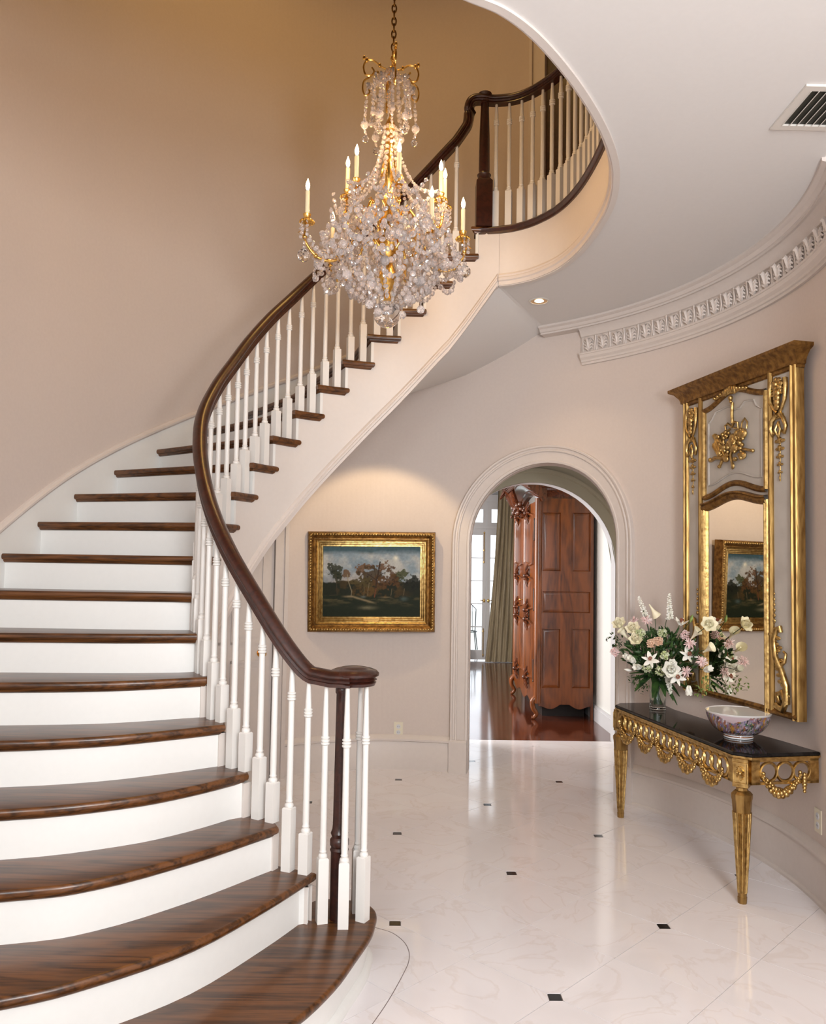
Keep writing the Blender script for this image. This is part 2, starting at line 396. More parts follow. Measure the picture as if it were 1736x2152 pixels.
def shift(pl, d):
    """offset a nose curve (outer -> inner) towards the next step (left of travel)"""
    P = [np.array(p) for p in pl]; out = []
    for i, p in enumerate(P):
        t = P[min(i+1, len(P)-1)]-P[max(i-1, 0)]; t = t/np.linalg.norm(t); out.append(tuple(p+np.array([-t[1], t[0]])*d))
    return out
NC = {k: catmull(v, 4) for k, v in NO.items()}
treads = []
for k in range(1, 22):
    z = k*r_; nose = list(NC[k])
    if k == 1:
        poly = nose[:-1]+[(-.385, 3.30)]+shift(NC[2], .05)[::-1]
    else:
        e = eo(k)
        inner = [Bo(k+x, e)[:2] for x in (.35, .6, .85, 1.0, 1.14)]
        if k <= 6: inner = inner[0:]
        inner += [Bo(min(22, k+1.14), -.005)[:2]]
        back = shift(NC[k+1], .05)[::-1]
        poly = nose+inner+back[1:] if k < 21 else nose+[Bo(21.5, .03)[:2], Bo(22, .03)[:2]]+back[1:]
    mb = MB(); mb.prism(poly, 0, 0, [(z-.046, .028), (z-.042, .021), (z-.035, .016), (z-.031, .015), (z-.030, .006), (z-.024, .001), (z-.014, 0), (z-.006, .002), (z-.001, .007), (z, .012)])
    treads.append(mb.build('tread', OAK, st, origin=(poly[0][0], poly[0][1], z), smooth=40))
for k in range(1, 22):
    z0, z1 = (k-1)*r_, k*r_-.040
    cur = shift(NC[k], .032) if k > 1 else shift(NC[1], .036)
    if k > 1:
        cur = cur[:-1]+[tuple(Bo(k, eo(k)-.028)[:2])] if k > 2 else cur[:-1]+[(-.352, 3.205)]
    else: cur = cur+[(-.36, 3.30)]
    mb = MB(); mb.sweep([(0, 0), (0, z1-z0), (-.018, z1-z0), (-.018, 0)], [(p[0], p[1], z0) for p in cur])
    mb.build('riser', STAIRW, st, origin=(cur[0][0], cur[0][1], z0), smooth=40)
# little cove moulding under the first tread and floor shoe
cur = shift(NC[1], .036)
mb = MB(); mb.sweep([(0, 0), (.022, 0), (.022, .018), (.012, .03), (0, .034)], [(p[0], p[1], 0) for p in cur]); mb.build('shoe_moulding', STAIRW, st, smooth=40)
# stringer
def zbot(s):
    if s <= 20: z = r_*s-.63
    else: z = np.interp(s, [20, 21.9], [r_*20-.63, ZC-.005])
    return max(0, float(z))
rows = []
for k in range(2, 22):
    for x in (0, .2, .4, .6, .8, .9999):
        s = k+x; zt = k*r_-.040; zb = zbot(s); e = eo(s)-.03
        if s > 21.95: s = 21.95
        rows.append([Bo(s, e, zb), Bo(s, e, zt), Bo(s, e-.035, zt), Bo(s, e-.035, zb)])
mb = MB(); mb.grid(rows, closeu=True); mb.build('stringer', STRING, st, smooth=30)
pth = [Bo(s, eo(s)-.03, zbot(s)-.004) for s in np.arange(3.6, 21.95, .1)]
mb = MB(); mb.sweep([(0, 0), (.014, 0), (.014, .024), (.022, .030), (.022, .047), (.014, .054), (.014, .066), (.006, .08), (0, .084)], pth); mb.build('stringer_moulding', TRIM, st, smooth=40)
# soffit
rows = []
for s in list(np.arange(9, 21.8, .25))+[21.9]:
    a = Bo(s, eo(s)-.05, zbot(s)+.002); th = oang(s); up = .24*min(1, (21.9-s)/3.3) if s < 21.9 else 0
    rr = []
    for j in range(7):
        f = j/6; b = W(th, 0, -.01); rr.append((a[0]+(b[0]-a[0])*f, a[1]+(b[1]-a[1])*f, a[2]+up*f))
    rows.append(rr)
rows.append([(FP[0][0]*(1-j/6)+W(34, 0, -.01)[0]*j/6, FP[0][1]*(1-j/6)+W(34, 0, -.01)[1]*j/6, ZC) for j in range(7)])
mb = MB(); mb.grid(rows); struct(mb.build('trim_3', CEIL, smooth=30))
# wall skirt board following the steps
sk = []
for s in np.arange(7.0, 22.01, .25):
    if s >= 10: p = W(oang(s), 0, 0)
    elif s >= 8.2:
        p = W(oang(10)-(10-s)*8.8)
    else: p = (PA[0], W(oang(10)-1.8*8.8)[1]-(8.2-s)*.28, 0)
    sk.append((p[0], p[1], r_*s+.115))
SK = catmull([sk[i] for i in range(0, len(sk), 3)], 6)
mb = MB(); mb.sweep([(0, -.45), (.014, -.45), (.014, 0), (0, 0)], SK); mb.build('skirt_board', STAIRW, st, smooth=30)
mb = MB(); mb.sweep([(0, -.004), (.02, -.004), (.026, .006), (.026, .018), (.014, .026), (.010, .036), (0, .04)], SK); mb.build('skirt_moulding', TRIM, st, smooth=30)

# ------------------------------------------------------------------ stair railing
NEW = (-.238, 3.25)
ra = empty('stair_railing', (NEW[0], NEW[1], r_), 'continuous dark mahogany handrail on white turned balusters with a scrolled volute end', 'railing')
VZ = 1.105
def zrail(s):
    a = r_*s+.69; d = .05
    return .5*(a+VZ+sqrt((a-VZ)**2+d*d))-.005
RP = [(-.036, .034), (-.032, .042), (-.020, .055), (0, .061), (.020, .055), (.032, .042), (.036, .034), (.034, .028), (.026, .024), (.031, .015), (.022, .009), (.026, -.004), (-.026, -.004), (-.022, .009), (-.031, .015), (-.026, .024), (-.034, .028)]
VC = (-.198, 3.240)
rp = []
for a in np.linspace(-150, 90, 14):           # the scroll
    rr = .058 if a > -100 else .060
    rp.append((VC[0]+rr*sin(rad(-a-180)), VC[1]+rr*cos(rad(-a-180)), VZ))
rp = []
for a in np.linspace(330, 0, 20):
    # start inside, unwind clockwise when climbing
    ang = rad(-90-a); rr = .052+.012*(1-a/330.)
    rp.append((VC[0]+rr*cos(ang), VC[1]+rr*sin(ang), VZ))
rp += [(-.275, 3.190, VZ)]
for s in np.arange(2.15, 20.31, .15):
    p = B(s); rp.append((float(p[0]), float(p[1]), zrail(s)))
ZR = ZF+.835
p0 = rp[-1]
goose = catmull([rp[-2], p0, (.362, 5.062, 4.40), (.395, 5.060, 4.46), (.402, 5.059, 4.53), (.404, 5.058, ZR-.035), (.412, 5.057, ZR-.008), (.435, 5.056, ZR), (.48, 5.055, ZR)], 5)[6:]
rp += goose
bal_line = [(.56, 5.065), (.69, 5.03), (.81, 4.92), (.93, 4.72), (1.0, 4.46), (1.025, 4.15), (1.02, 3.84), (.97, 3.56), (.892, 3.34), (.772, 3.10), (.62, 2.855), (.455, 2.63)]
BL = catmull([(.48, 5.06)]+bal_line, 8)
rp += [(x, y, ZR) for x, y in BL[2:]]
mb = MB(); mb.sweep(RP, rp, tilt=True); mb.build('handrail', RAILW, ra, smooth=50)
mb = MB(); mb.lathe([(0, -.004), (.084, -.004), (.090, .008), (.080, .013), (.093, .019), (.084, .027), (.100, .035), (.101, .044), (.092, .054), (.074, .061), (.062, .0605), (.054, .066), (.03, .070), (0, .071)], (VC[0]+.006, VC[1], VZ+.002), 40)
mb.build('volute', RAILW, ra, smooth=40)
def newel(at, z0, z1, nm, sq=.040, blk=.24):
    mb = MB(); x, y = at; H = z1-z0
    if sq > .05:
        h2 = sq
        mb.prism([(x-h2, y-h2), (x+h2, y-h2), (x+h2, y+h2), (x-h2, y+h2)], 0, 0, [(z0, 0), (z0+blk, 0), (z0+blk+.03, h2*.4)])
        mb.lathe([(.04, blk+.02), (.04, blk+.04), (.046, blk+.055), (.034, blk+.07), (.036, blk+.09), (.034, blk+.3), (.026, H-.07), (.026, H-.06), (.034, H-.05), (.034, H-.035), (.028, H-.03), (.04, H-.01), (.045, H)], (x, y, z0), 20)
    else:
        mb.lathe([(.034, 0), (.034, .26), (.038, .27), (.032, .28), (.038, .29), (.038, .31), (.030, .32), (.036, .335), (.030, .35), (.028, .37), (.024, H-.09), (.024, H-.05), (.028, H-.045), (.028, H-.03), (.024, H-.02), (.024, H)], (x, y, z0), 24)
    return mb.build(nm, RAILW, ra, origin=(x, y, z0), smooth=40)
newel(NEW, r_, VZ+.01, 'newel_post')
newel((.480, 5.06), ZF, ZR+.062, 'newel_post', .052, .30)
_bm = {}
def baluster(x, y, z0, ztop, blk, ang):
    key = (round(blk, 2), round(ztop-z0, 2))
    if key not in _bm:
        b, H = key; mb = MB(); q = .0205
        mb.prism([(-q, -q), (q, -q), (q, q), (-q, q)], 0, 0, [(0, 0), (b-.004, 0), (b, .004)])
        t = H-b; rg = max(t-.135, .3) if t < .62 else t-.23
        mb.lathe([(.016, b-.002), (.019, b+.006), (.0175, b+.013), (.0125, b+.017), (.0155, b+.024), (.0125, b+.030), (.0135, b+.05), (.0125, b+rg-.03), (.0125, b+rg-.012), (.0182, b+rg-.008), (.0182, b+rg-.003),
                  (.0135, b+rg), (.0182, b+rg+.004), (.0182, b+rg+.009), (.0135, b+rg+.012), (.0178, b+rg+.016), (.0178, b+rg+.020), (.0135, b+rg+.024), (.0085, H-.005), (.0085, H+.012)], (0, 0, 0), 12)
        o = mb.build('baluster', BALW, ra, origin=(0, 0, 0), smooth=40); _bm[key] = o.data; bpy.data.objects.remove(o)
    return link('baluster', _bm[key], (x, y, z0), ra, ang)
for x, y, a in ((-.300, 3.215, .3), (-.212, 3.172, .05), (-.140, 3.235, -.5), (-.168, 3.315, .2)):
    baluster(x, y, r_, VZ, .25, a)
for k in range(2, 21):
    for f in (.22, .70):
        s = k+f
        if s > 20.6: continue
        p = B(s); t, n = BT(s)
        baluster(float(p[0]), float(p[1]), k*r_, zrail(s)+.004, r_*s+.12-k*r_, atan2(t[1], t[0]))
d = 0; last = np.array(BL[0]); acc = 0.006
for i in range(1, len(BL)):
    cur_ = np.array(BL[i]); seg = np.linalg.norm(cur_-last)
    while acc+seg > .084:
        f = (.084-acc)/seg; last = last+(cur_-last)*f; seg = np.linalg.norm(cur_-last); acc = 0
        tt = cur_-last
        if last[0] > .53 or last[1] < 4.9:
            baluster(float(last[0]), float(last[1]), ZF, ZR+.004, .25, atan2(tt[1], tt[0]))
    acc += seg; last = cur_
mb = MB(); mb.sweep([(-.06, 0), (-.06, .048), (.012, .048), (.024, .042), (.030, .032), (.024, .020), (.012, .014), (.010, 0)], [(p[0], p[1], ZF-.048) for p in [(.42, 5.045), (.50, 5.04)]+FP])
mb.build('landing_nosing', RAILW, ra, smooth=40)

# ------------------------------------------------------------------ floor: marble tiles with black cabochons
fl = struct(empty('floor', (0, 0, 0)))
mb = MB(); mb.box((-2.3, -1.7, -.08), (2.4, 7.43, -.004)); o = mb.build('floor_bed', GROUT, fl, smooth=0)
OX, OY, ST = -.0119, 3.625, .29875
qh = .0235; g = .0010
def tile_mesh(c):
    a = ST-g*1.5
    if c is None: pts = [(0, -a), (a, 0), (0, a), (-a, 0)]
    else:
        base = [(-qh, -a+qh+g), (qh, -a+qh+g), (a, 0), (0, a), (-a, 0)]
        R3 = Matrix.Rotation(c*pi/2, 2)
        pts = [tuple(R3 @ Vector(p)) for p in base]
    mb = MB(); mb.prism(pts, 0, 0, [(-.02, 0), (0, 0)])
    o = mb.build('floor_tile', MARBLE, None, smooth=0); d = o.data; bpy.data.objects.remove(o); return d
TM = [tile_mesh(c) for c in range(4)]
mb = MB(); mb.prism([(-qh+g, -qh+g), (qh-g, -qh+g), (qh-g, qh-g), (-qh+g, qh-g)], -.02, -.0002); o = mb.build('cabochon', BLACKM, None, smooth=0); CM = o.data; bpy.data.objects.remove(o)
for m_ in range(-20, 16):
    for n_ in range(-20, 24):
        vx = OX+ST*(m_-n_); vy = OY+ST*(m_+n_)
        cx_, cy_ = vx, vy+ST
        def inside(x, y, mg):
            if y > 7.43-.0: return False
            if y > 5.3 and .35 < x < 2.15: return True
            dd = math.hypot(x-C[0], y-C[1])
            if y > 4.1: return dd < 2.25+mg
            return -.55-mg < x < 2.05+mg*.5 and y > -.3
        if inside(cx_, cy_, .25) or (7.43 <= cy_ < 7.43+ST and .35 < cx_ < 2.15):
            dn = (m_ % 2, n_ % 2)
            if cy_+ST > 7.43:
                a = ST-g; pts = []
                hh = 7.428-cy_
                if hh > 0: P_ = [(0, -a), (a, 0), (a-hh, hh), (-(a-hh), hh), (-a, 0)]
                else: P_ = [(0, -a), (a+hh, hh), (-(a+hh), hh)]
                if a-abs(hh) < .01: continue
                mb = MB(); mb.prism([(p[0]+cx_, p[1]+cy_) for p in P_], -.02, 0); mb.build('floor_tile', MARBLE, fl, origin=(cx_, cy_, 0), smooth=0); continue
            # clipped corner is the even-even vertex: bottom, right, top or left of the diamond
            c = {(0, 0): 0, (1, 1): 2, (1, 0): 1, (0, 1): 3}[dn]
            link('floor_tile', TM[c], (cx_, cy_, 0), fl)
        if m_ % 2 == 0 and n_ % 2 == 0 and inside(vx, vy, .1):
            link('cabochon', CM, (vx, vy, 0), fl)
jl = catmull([(-.30, 3.62), (-.15, 3.60), (-.062, 3.559), (-.015, 3.521), (.027, 3.45), (.047, 3.371), (.047, 3.289), (.03, 3.204), (-.018, 3.029), (-.065, 2.888), (-.13, 2.72), (-.22, 2.53), (-.33, 2.33)], 6)
mb = MB(); mb.sweep([(-.0015, 0), (.0015, 0), (.0015, .0006), (-.0015, .0006)], [(x, y, 0) for x, y in jl]); mb.build('border_joint', GROUT, fl, smooth=0)

# ------------------------------------------------------------------ base boards, casings, doors on the round wall
BBP = [(0, 0), (.028, 0), (.028, .185), (.022, .20), (.022, .215), (.034, .222), (.034, .236), (.02, .25), (.012, .262), (0, .268)]
def wall_strip(prof, th0, th1, step=2.0):
    mb = MB(); n = max(2, int(abs(th1-th0)/step)+1); rows = []
    for t in np.linspace(th0, th1, n): rows.append([W(t, z, b) for b, z in prof])
    mb.grid(rows, closeu=True); k = len(prof); mb.f.append(tuple(range(k))); mb.f.append(tuple((n-1)*k+i for i in range(k))); return mb
CAS = .135
th_l, th_r = ARC-math.degrees((HW+CAS)/2.25), ARC+math.degrees((HW+CAS)/2.25)
bl = wall_strip(BBP, DOOR_TH+math.degrees((DHW+.10)/2.02), th_l); struct(bl.build('baseboard_back', TRIM, smooth=30))
bl = wall_strip([(0, 0)]+[(b, z) for b, z in BBP[1:]], th_r, 110); struct(bl.build('baseboard_right', TRIM, smooth=30))
bl = wall_strip([(.028, 0), (.040, 0), (.040, .012), (.034, .022), (.028, .024)], th_r, 110); struct(bl.build('trim_4', TRIM, smooth=30))
def arch_path(hw, n=28, z0=0.0, off=0.0):
    """(s, z, outward normal) along the opening edge"""
    pts = [(-hw, z, -1, 0) for z in np.linspace(z0, ZS, 5)[:-1]]
    for a in np.linspace(pi, 0, n): pts.append((hw*cos(a), ZS+hw*sin(a), cos(a), sin(a)))
    pts += [(hw, z, 1, 0) for z in np.linspace(ZS, z0, 5)[1:]]
    return pts
CP = [(0, -.001), (0, .022), (.012, .026), (.018, .026), (.022, .020), (.080, .022), (.086, .032), (.094, .034), (.100, .026), (.112, .028), (.118, .040), (.130, .042), (.135, .034), (.135, -.001)]
mb = MB(); rows = []
for s, z, nx, nz in arch_path(HW, 30, .24): rows.append([wmap(ARC, s+nx*a, z+nz*a, b) for a, b in CP])
mb.grid(rows)
struct(mb.build('trim_5', TRIM, smooth=30))
for sg in (-1, 1):      # plinth blocks
    a, b = sg*(HW-.002), sg*(HW+CAS+.006); a, b = min(a, b), max(a, b); mb = MB()
    mb.grid([[wmap(ARC, a, 0, -.01), wmap(ARC, a, 0, .046), wmap(ARC, a, .235, .046), wmap(ARC, a, .25, .036), wmap(ARC, a, .25, -.01)], [wmap(ARC, b, 0, -.01), wmap(ARC, b, 0, .046), wmap(ARC, b, .235, .046), wmap(ARC, b, .25, .036), wmap(ARC, b, .25, -.01)]], closeu=True)
    k = len(mb.v)//2; mb.f.append(tuple(range(k))); mb.f.append(tuple(range(k, 2*k)))
    struct(mb.build('trim_6', TRIM, smooth=0))
# reveal of the arch and the little passage behind it
mb = MB(); rows = []
for s, z, nx, nz in arch_path(HW, 30):
    p = Vector(wmap(ARC, s, z, .002)); rows.append([tuple(p), tuple(p+Vector((.03, .17, 0)))])
mb.grid(rows); struct(mb.build('trim_7', TRIM, smooth=30))
mb = MB(); mb.box((.30, 6.33, 0), (.46, 7.34, 2.85)); mb.box((2.13, 5.35, 0), (2.2, 7.34, 2.85)); struct(mb.build('wall_passage', PAINT, smooth=0))
mb = MB(); mb.add([(.30, 6.32, 2.8), (1.0, 6.16, 2.8), (1.75, 5.62, 2.8), (2.2, 5.3, 2.8), (2.2, 7.34, 2.8), (.30, 7.34, 2.8)], [tuple(range(6))]); struct(mb.build('ceiling_passage', CEIL, smooth=0))
AX, AR, AZ = 1.19, .755, 1.62      # second arch in the far wall of the passage
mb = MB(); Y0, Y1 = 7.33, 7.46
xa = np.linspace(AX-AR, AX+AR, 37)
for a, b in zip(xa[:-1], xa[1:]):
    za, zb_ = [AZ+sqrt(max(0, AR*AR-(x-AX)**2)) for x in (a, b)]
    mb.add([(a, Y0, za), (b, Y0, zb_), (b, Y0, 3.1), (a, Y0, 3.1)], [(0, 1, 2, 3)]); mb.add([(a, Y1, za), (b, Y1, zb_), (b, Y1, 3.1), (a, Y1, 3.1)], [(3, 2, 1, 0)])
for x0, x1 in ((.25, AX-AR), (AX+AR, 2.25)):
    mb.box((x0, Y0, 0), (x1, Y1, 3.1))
struct(mb.build('wall_threshold', PASS_SHADE, smooth=0))
def arch2(a0):
    pts = [(AX-AR, z, -1, 0) for z in np.linspace(0, AZ, 4)[:-1]]+[(AX+AR*cos(a), AZ+AR*sin(a), cos(a), sin(a)) for a in np.linspace(pi, 0, 30)]+[(AX+AR, z, 1, 0) for z in np.linspace(AZ, 0, 4)[1:]]
    return pts
mb = MB(); rows = [[(x-nx*.002, Y0-.012, z-nz*.002), (x-nx*.002, Y1+.012, z-nz*.002)] for x, z, nx, nz in arch2(0)]; mb.grid(rows); struct(mb.build('trim_8', WINW, smooth=30))
mb = MB(); rows = [[(x+nx*a, Y0-b, z+nz*a) for a, b in [(0, 0), (0, .012), (.09, .014), (.10, .03), (.13, .03), (.135, 0)]] for x, z, nx, nz in arch2(0)]; mb.grid(rows); struct(mb.build('trim_9', PASS_SHADE, smooth=30))

# closet door under the stairs
dr = struct(empty('door_1', wmap(DOOR_TH, 0, 0, 0)))
def flat_map(th):  # local x to the right, y out of the wall, z up
    p = Vector(W(th)); t = Vector((cos(rad(th)), -sin(rad(th)), 0)); n = Vector((-sin(rad(th)), -cos(rad(th)), 0))
    M = Matrix.Identity(4)
    for i in range(3): M[i][0] = t[i]; M[i][1] = n[i]; M[i][3] = p[i]
    return M
MD = flat_map(DOOR_TH)
mb = MB(MD); mb.box((-DHW, -.02, 0), (DHW, .012, DH)); mb.build('door_leaf', TRIM, dr, origin=wmap(DOOR_TH, 0, 0, 0), smooth=0)
for z0, z1 in ((.15, .88), (1.0, 1.9)):
    for x0, x1 in ((-.29, -.04), (.04, .29)):
        mb = MB(MD)
        for a, b, d in ((x0, x1, 0),):
            w_ = .018
            mb.box((x0, .010, z0), (x1, .020, z0+w_)); mb.box((x0, .010, z1-w_), (x1, .020, z1)); mb.box((x0, .010, z0), (x0+w_, .020, z1)); mb.box((x1-w_, .010, z0), (x1, .020, z1))
            mb.box((x0+.05, .010, z0+.05), (x1-.05, .018, z1-.05))
        mb.build('panel', TRIM, dr, origin=wmap(DOOR_TH, 0, 0, 0), smooth=0)
for sg in (-1, 1):
    mb = MB(MD)
    for a, b, h0, h1 in ((DHW, DHW+.10, -.05, .032), (DHW+.075, DHW+.105, 0, .045), (DHW, DHW+.012, 0, .04)):
        x0, x1 = sorted((sg*a, sg*b)); mb.box((x0, h0, 0), (x1, h1, DH+.1))
    mb.build('casing', TRIM, dr, origin=wmap(DOOR_TH, 0, 0, 0), smooth=0)
mb = MB(MD); mb.box((-DHW-.1, -.05, DH), (DHW+.1, .032, DH+.1)); mb.build('casing', TRIM, dr, origin=wmap(DOOR_TH, 0, 0, 0), smooth=0)
mb = MB(MD); kx = .27
for i in range(1): mb.tube([(kx, .01, .93), (kx, .016, .93)], .03, 16)
mb.tube([(kx, .012, .93), (kx, .05, .93)], .008, 10); mb.ball((kx, .062, .93), .026, 16, 10, (1, .8, 1))
mb.build('door_knob', BRASS, dr, origin=wmap(DOOR_TH, 0, 0, 0), smooth=60, label='round polished brass door knob')

# ------------------------------------------------------------------ cornice
cor = struct(empty('trim_10', W(60, 3.09)))
def Wc(t, z, b): return W(t, z, b)
CF = 41.5
b1 = [(0, 3.075), (.018, 3.075), (.018, 3.09), (.028, 3.094), (.028, 3.108), (.044, 3.122), (.050, 3.142), (.056, 3.144), (.056, 3.156), (.048, 3.160), (.020, 3.165), (.020, 3.275), (.03, 3.28), (.035, 3.29), (.045, 3.31), (.062, 3.328), (.075, 3.335), (0, 3.335)]
mb = wall_strip(b1, CF, 110, 1.5); mb.build('lower_moulding', TRIM, cor, origin=W(60, 3.09), smooth=25)
b2 = [(0, 3.333), (.085, 3.333), (.085, 3.345), (.095, 3.347), (.100, 3.352), (.108, 3.366), (.124, 3.372), (.130, 3.376), (.130, 3.392), (0, 3.392)]
mb = wall_strip(b2, ARC-.2, 110, 1.5); mb.build('crown_moulding', TRIM, cor, origin=W(60, 3.09), smooth=25)
def leaf_mesh():
    mb = MB(); w_, h_ = .047, .098
    # local: x along wall, y out, z up
    mb.tube([(w_*cos(a), .004, h_-w_+w_*sin(a)) for a in np.linspace(0, pi, 9)], .005, 5)
    mb.tube([(-w_, .004, 0), (-w_, .004, h_-w_)], .005, 5); mb.tube([(w_, .004, 0), (w_, .004, h_-w_)], .005, 5)
    mb.tube([(0, .006, 0), (0, .022, .05), (0, .030, .078), (0, .040, .086)], lambda t: .008+.006*t, 5)
    for sg in (-1, 1):
        for i, (z0, dx, dz) in enumerate(((.005, .030, .020), (.018, .033, .030), (.034, .031, .036), (.052, .022, .034))):
            mb.tube([(0, .006, z0), (sg*dx*.5, .016, z0+dz*.75), (sg*dx*.9, .014, z0+dz), (sg*dx, .006, z0+dz*.7)], lambda t: .0105-.005*t, 5)
    mb.tube([(-.060, .002, 0), (-.060, .010, .05), (-.060, .016, .095)], .006, 5)
    mb.ball((-.060, .016, .1), .008, 6, 4)
    return mb
mb = leaf_mesh(); o = mb.build('acanthus_leaf', TRIM, None, smooth=60); LM = o.data; bpy.data.objects.remove(o)
t = CF+1.6
while t < 108:
    o = link('acanthus_leaf', LM, W(t, 3.168, .020), cor, -rad(t)+pi); t += math.degrees(.120/2.25)

# ------------------------------------------------------------------ painting (flat canvas in a deep gilt frame)
def vnoise(x, y, seed):
    def h(ix, iy):
        n = (ix*374761393+iy*668265263+seed*1442695040) & 0xffffffff
        n = ((n ^ (n >> 13))*1274126177) & 0xffffffff
        return ((n ^ (n >> 16)) & 0xffff)/65535.
    ix = np.floor(x).astype(np.int64); iy = np.floor(y).astype(np.int64); fx = x-ix; fy = y-iy
    fx = fx*fx*(3-2*fx); fy = fy*fy*(3-2*fy)
    return (h(ix, iy)*(1-fx)+h(ix+1, iy)*fx)*(1-fy)+(h(ix, iy+1)*(1-fx)+h(ix+1, iy+1)*fx)*fy
def fbm(x, y, seed=0, o=5):
    s = 0; a = .5; t = 0
    for i in range(o): s = s+a*vnoise(x, y, seed+i*17); t += a; a *= .55; x = x*2.03+5; y = y*2.03+9
    return s/t
def canvas_cols(nx, ny):
    X, Y = np.meshgrid(np.linspace(0, 1.36, nx), np.linspace(0, 1, ny))
    U = X/1.36
    def mixc(a, b, m): return a*(1-m[..., None])+np.array(b)*m[..., None]
    img = np.zeros((ny, nx, 3))
    cl = fbm(X*3.2, Y*4, 3); sky = np.clip((Y-.45)/.55, 0, 1)
    img[:] = (.30, .37, .42)
    img = mixc(img, (.62, .50, .40), np.clip(1-(Y-.45)/.22, 0, 1)*np.clip(1.2-abs(U-.33)*2.4, 0, 1)*.9)
    img = mixc(img, (.58, .56, .52), np.clip((cl-.46)*5, 0, 1)*.75)
    img = mixc(img, (.16, .20, .25), np.clip((.48-cl)*5, 0, 1)*.55)
    img = mixc(img, (.06, .115, .14), np.clip((Y-.885)*18+(cl-.5)*2, 0, 1)*.95)
    img = mixc(img, (.10, .22, .42), np.clip((Y-.9)*12, 0, 1)*np.clip((U-.5)*4, 0, 1)*(cl > .45)*.7)
    img = mixc(img, (.82, .78, .66), np.exp(-((U-.745)**2/.0007+(Y-.84)**2/.0012)))
    nz = fbm(X*14, Y*14, 11, 4); n2 = fbm(X*40, Y*40, 21, 3)
    # tree belt
    belt = .50+.06*fbm(X*6, Y*0+2, 5, 3)-.03
    m_ = np.clip((belt+.05*(nz-.5)-Y)*60, 0, 1)*(Y > .25)
    img = mixc(img, (.022, .026, .012), m_)
    img = mixc(img, (.13, .075, .02), m_*np.clip((nz-.47)*6, 0, 1)*np.clip(1.4-abs(U-.5)*3.2, 0, 1))
    def blob(u, y, ru, ry, col, d=1.0):
        q = ((U-u)/ru)**2+((Y-y)/ry)**2
        mk = np.clip((1-q+(nz-.5)*3.6+(n2-.5)*2.4)*3.5, 0, 1)*d
        return mk
    for u, y, ru, ry, c in ((.12, .66, .075, .115, (.05, .055, .03)), (.13, .58, .05, .08, (.045, .05, .025)), (.25, .62, .045, .055, (.17, .10, .05)), (.39, .66, .075, .075, (.19, .105, .05)),
                            (.47, .70, .05, .06, (.18, .10, .05)), (.50, .60, .16, .10, (.085, .055, .025)), (.63, .72, .055, .085, (.17, .09, .045)), (.69, .64, .075, .075, (.12, .065, .03)),
                            (.81, .57, .075, .08, (.075, .085, .03)), (.93, .47, .1, .10, (.02, .022, .012)), (.40, .50, .1, .07, (.10, .075, .025)), (.66, .50, .12, .1, (.12, .06, .02))):
        mk = blob(u, y, ru, ry, c); img = mixc(img, c, mk*.93); img = mixc(img, tuple(np.array(c)*.35), mk*np.clip((.48-n2)*6, 0, 1)*.7)
    # ground
    gz = .30+.02*np.sin(U*7); gm = np.clip((gz-Y)*40, 0, 1)
    img = mixc(img, (.020, .028, .012), gm)
    img = mixc(img, (.16, .13, .06), gm*np.clip((fbm(X*6, Y*26, 31)-.52)*6, 0, 1)*np.clip((Y-.12)*7, 0, 1)*.7)
    path = np.exp(-((Y-(.285-.10*np.clip((U-.3)/.25, 0, 1)))**2)/.0002)*np.clip((U-.18)*10, 0, 1)*np.clip((.56-U)*12, 0, 1); img = mixc(img, (.33, .26, .15), path*.9)
    img = mixc(img, (.24, .19, .10), np.exp(-((Y-.275)**2)/.0001)*np.clip((U-.55)*8, 0, 1)*np.clip((.72-U)*12, 0, 1))
    img = mixc(img, (.22, .20, .12), np.exp(-((Y-.125)**2/.0006+(U-.46)**2/.006))*.85)
    img = mixc(img, (.10, .14, .13), np.exp(-((Y-.255)**2/.0008+(U-.835)**2/.0012))*.8)
    img = mixc(img, (.16, .18, .16), np.exp(-((Y-.28)**2/.0002+(U-.415)**2/.0006)))
    # trunks
    def line(pts, wd, col):
        nonlocal img
        for (u0, y0), (u1, y1) in zip(pts[:-1], pts[1:]):
            ax, ay, bx, by = u0*1.36, y0, u1*1.36, y1; dx, dy = bx-ax, by-ay; tt = np.clip(((X-ax)*dx+(Y-ay)*dy)/(dx*dx+dy*dy), 0, 1)
            dd = np.hypot(X-ax-tt*dx, Y-ay-tt*dy); img = mixc(img, col, np.clip((wd-dd)/.004+.5, 0, 1))
    line([(.53, .28), (.545, .42), (.55, .52), (.565, .60), (.575, .70), (.585, .78)], .009, (.05, .03, .016)); line([(.53, .28), (.545, .40)], .008, (.20, .075, .03))
    line([(.55, .52), (.50, .57), (.455, .61)], .006, (.05, .03, .016)); line([(.56, .56), (.60, .61), (.64, .63)], .005, (.05, .03, .016)); line([(.55, .54), (.535, .62), (.525, .68)], .004, (.06, .04, .02))
    line([(.29, .30), (.295, .36), (.275, .44), (.255, .52), (.25, .60)], .005, (.32, .27, .17)); line([(.145, .30), (.14, .45), (.13, .60)], .004, (.08, .06, .03))
    line([(.46, .30), (.465, .40), (.475, .48)], .003, (.25, .20, .12)); line([(.42, .30), (.425, .42)], .003, (.2, .16, .09)); line([(.70, .30), (.71, .40)], .003, (.22, .17, .09)); line([(.83, .31), (.84, .40)], .003, (.2, .15, .08))
    img = img*(.80+.40*n2[..., None])
    return np.clip(img, 0, 1)**1.12*.78
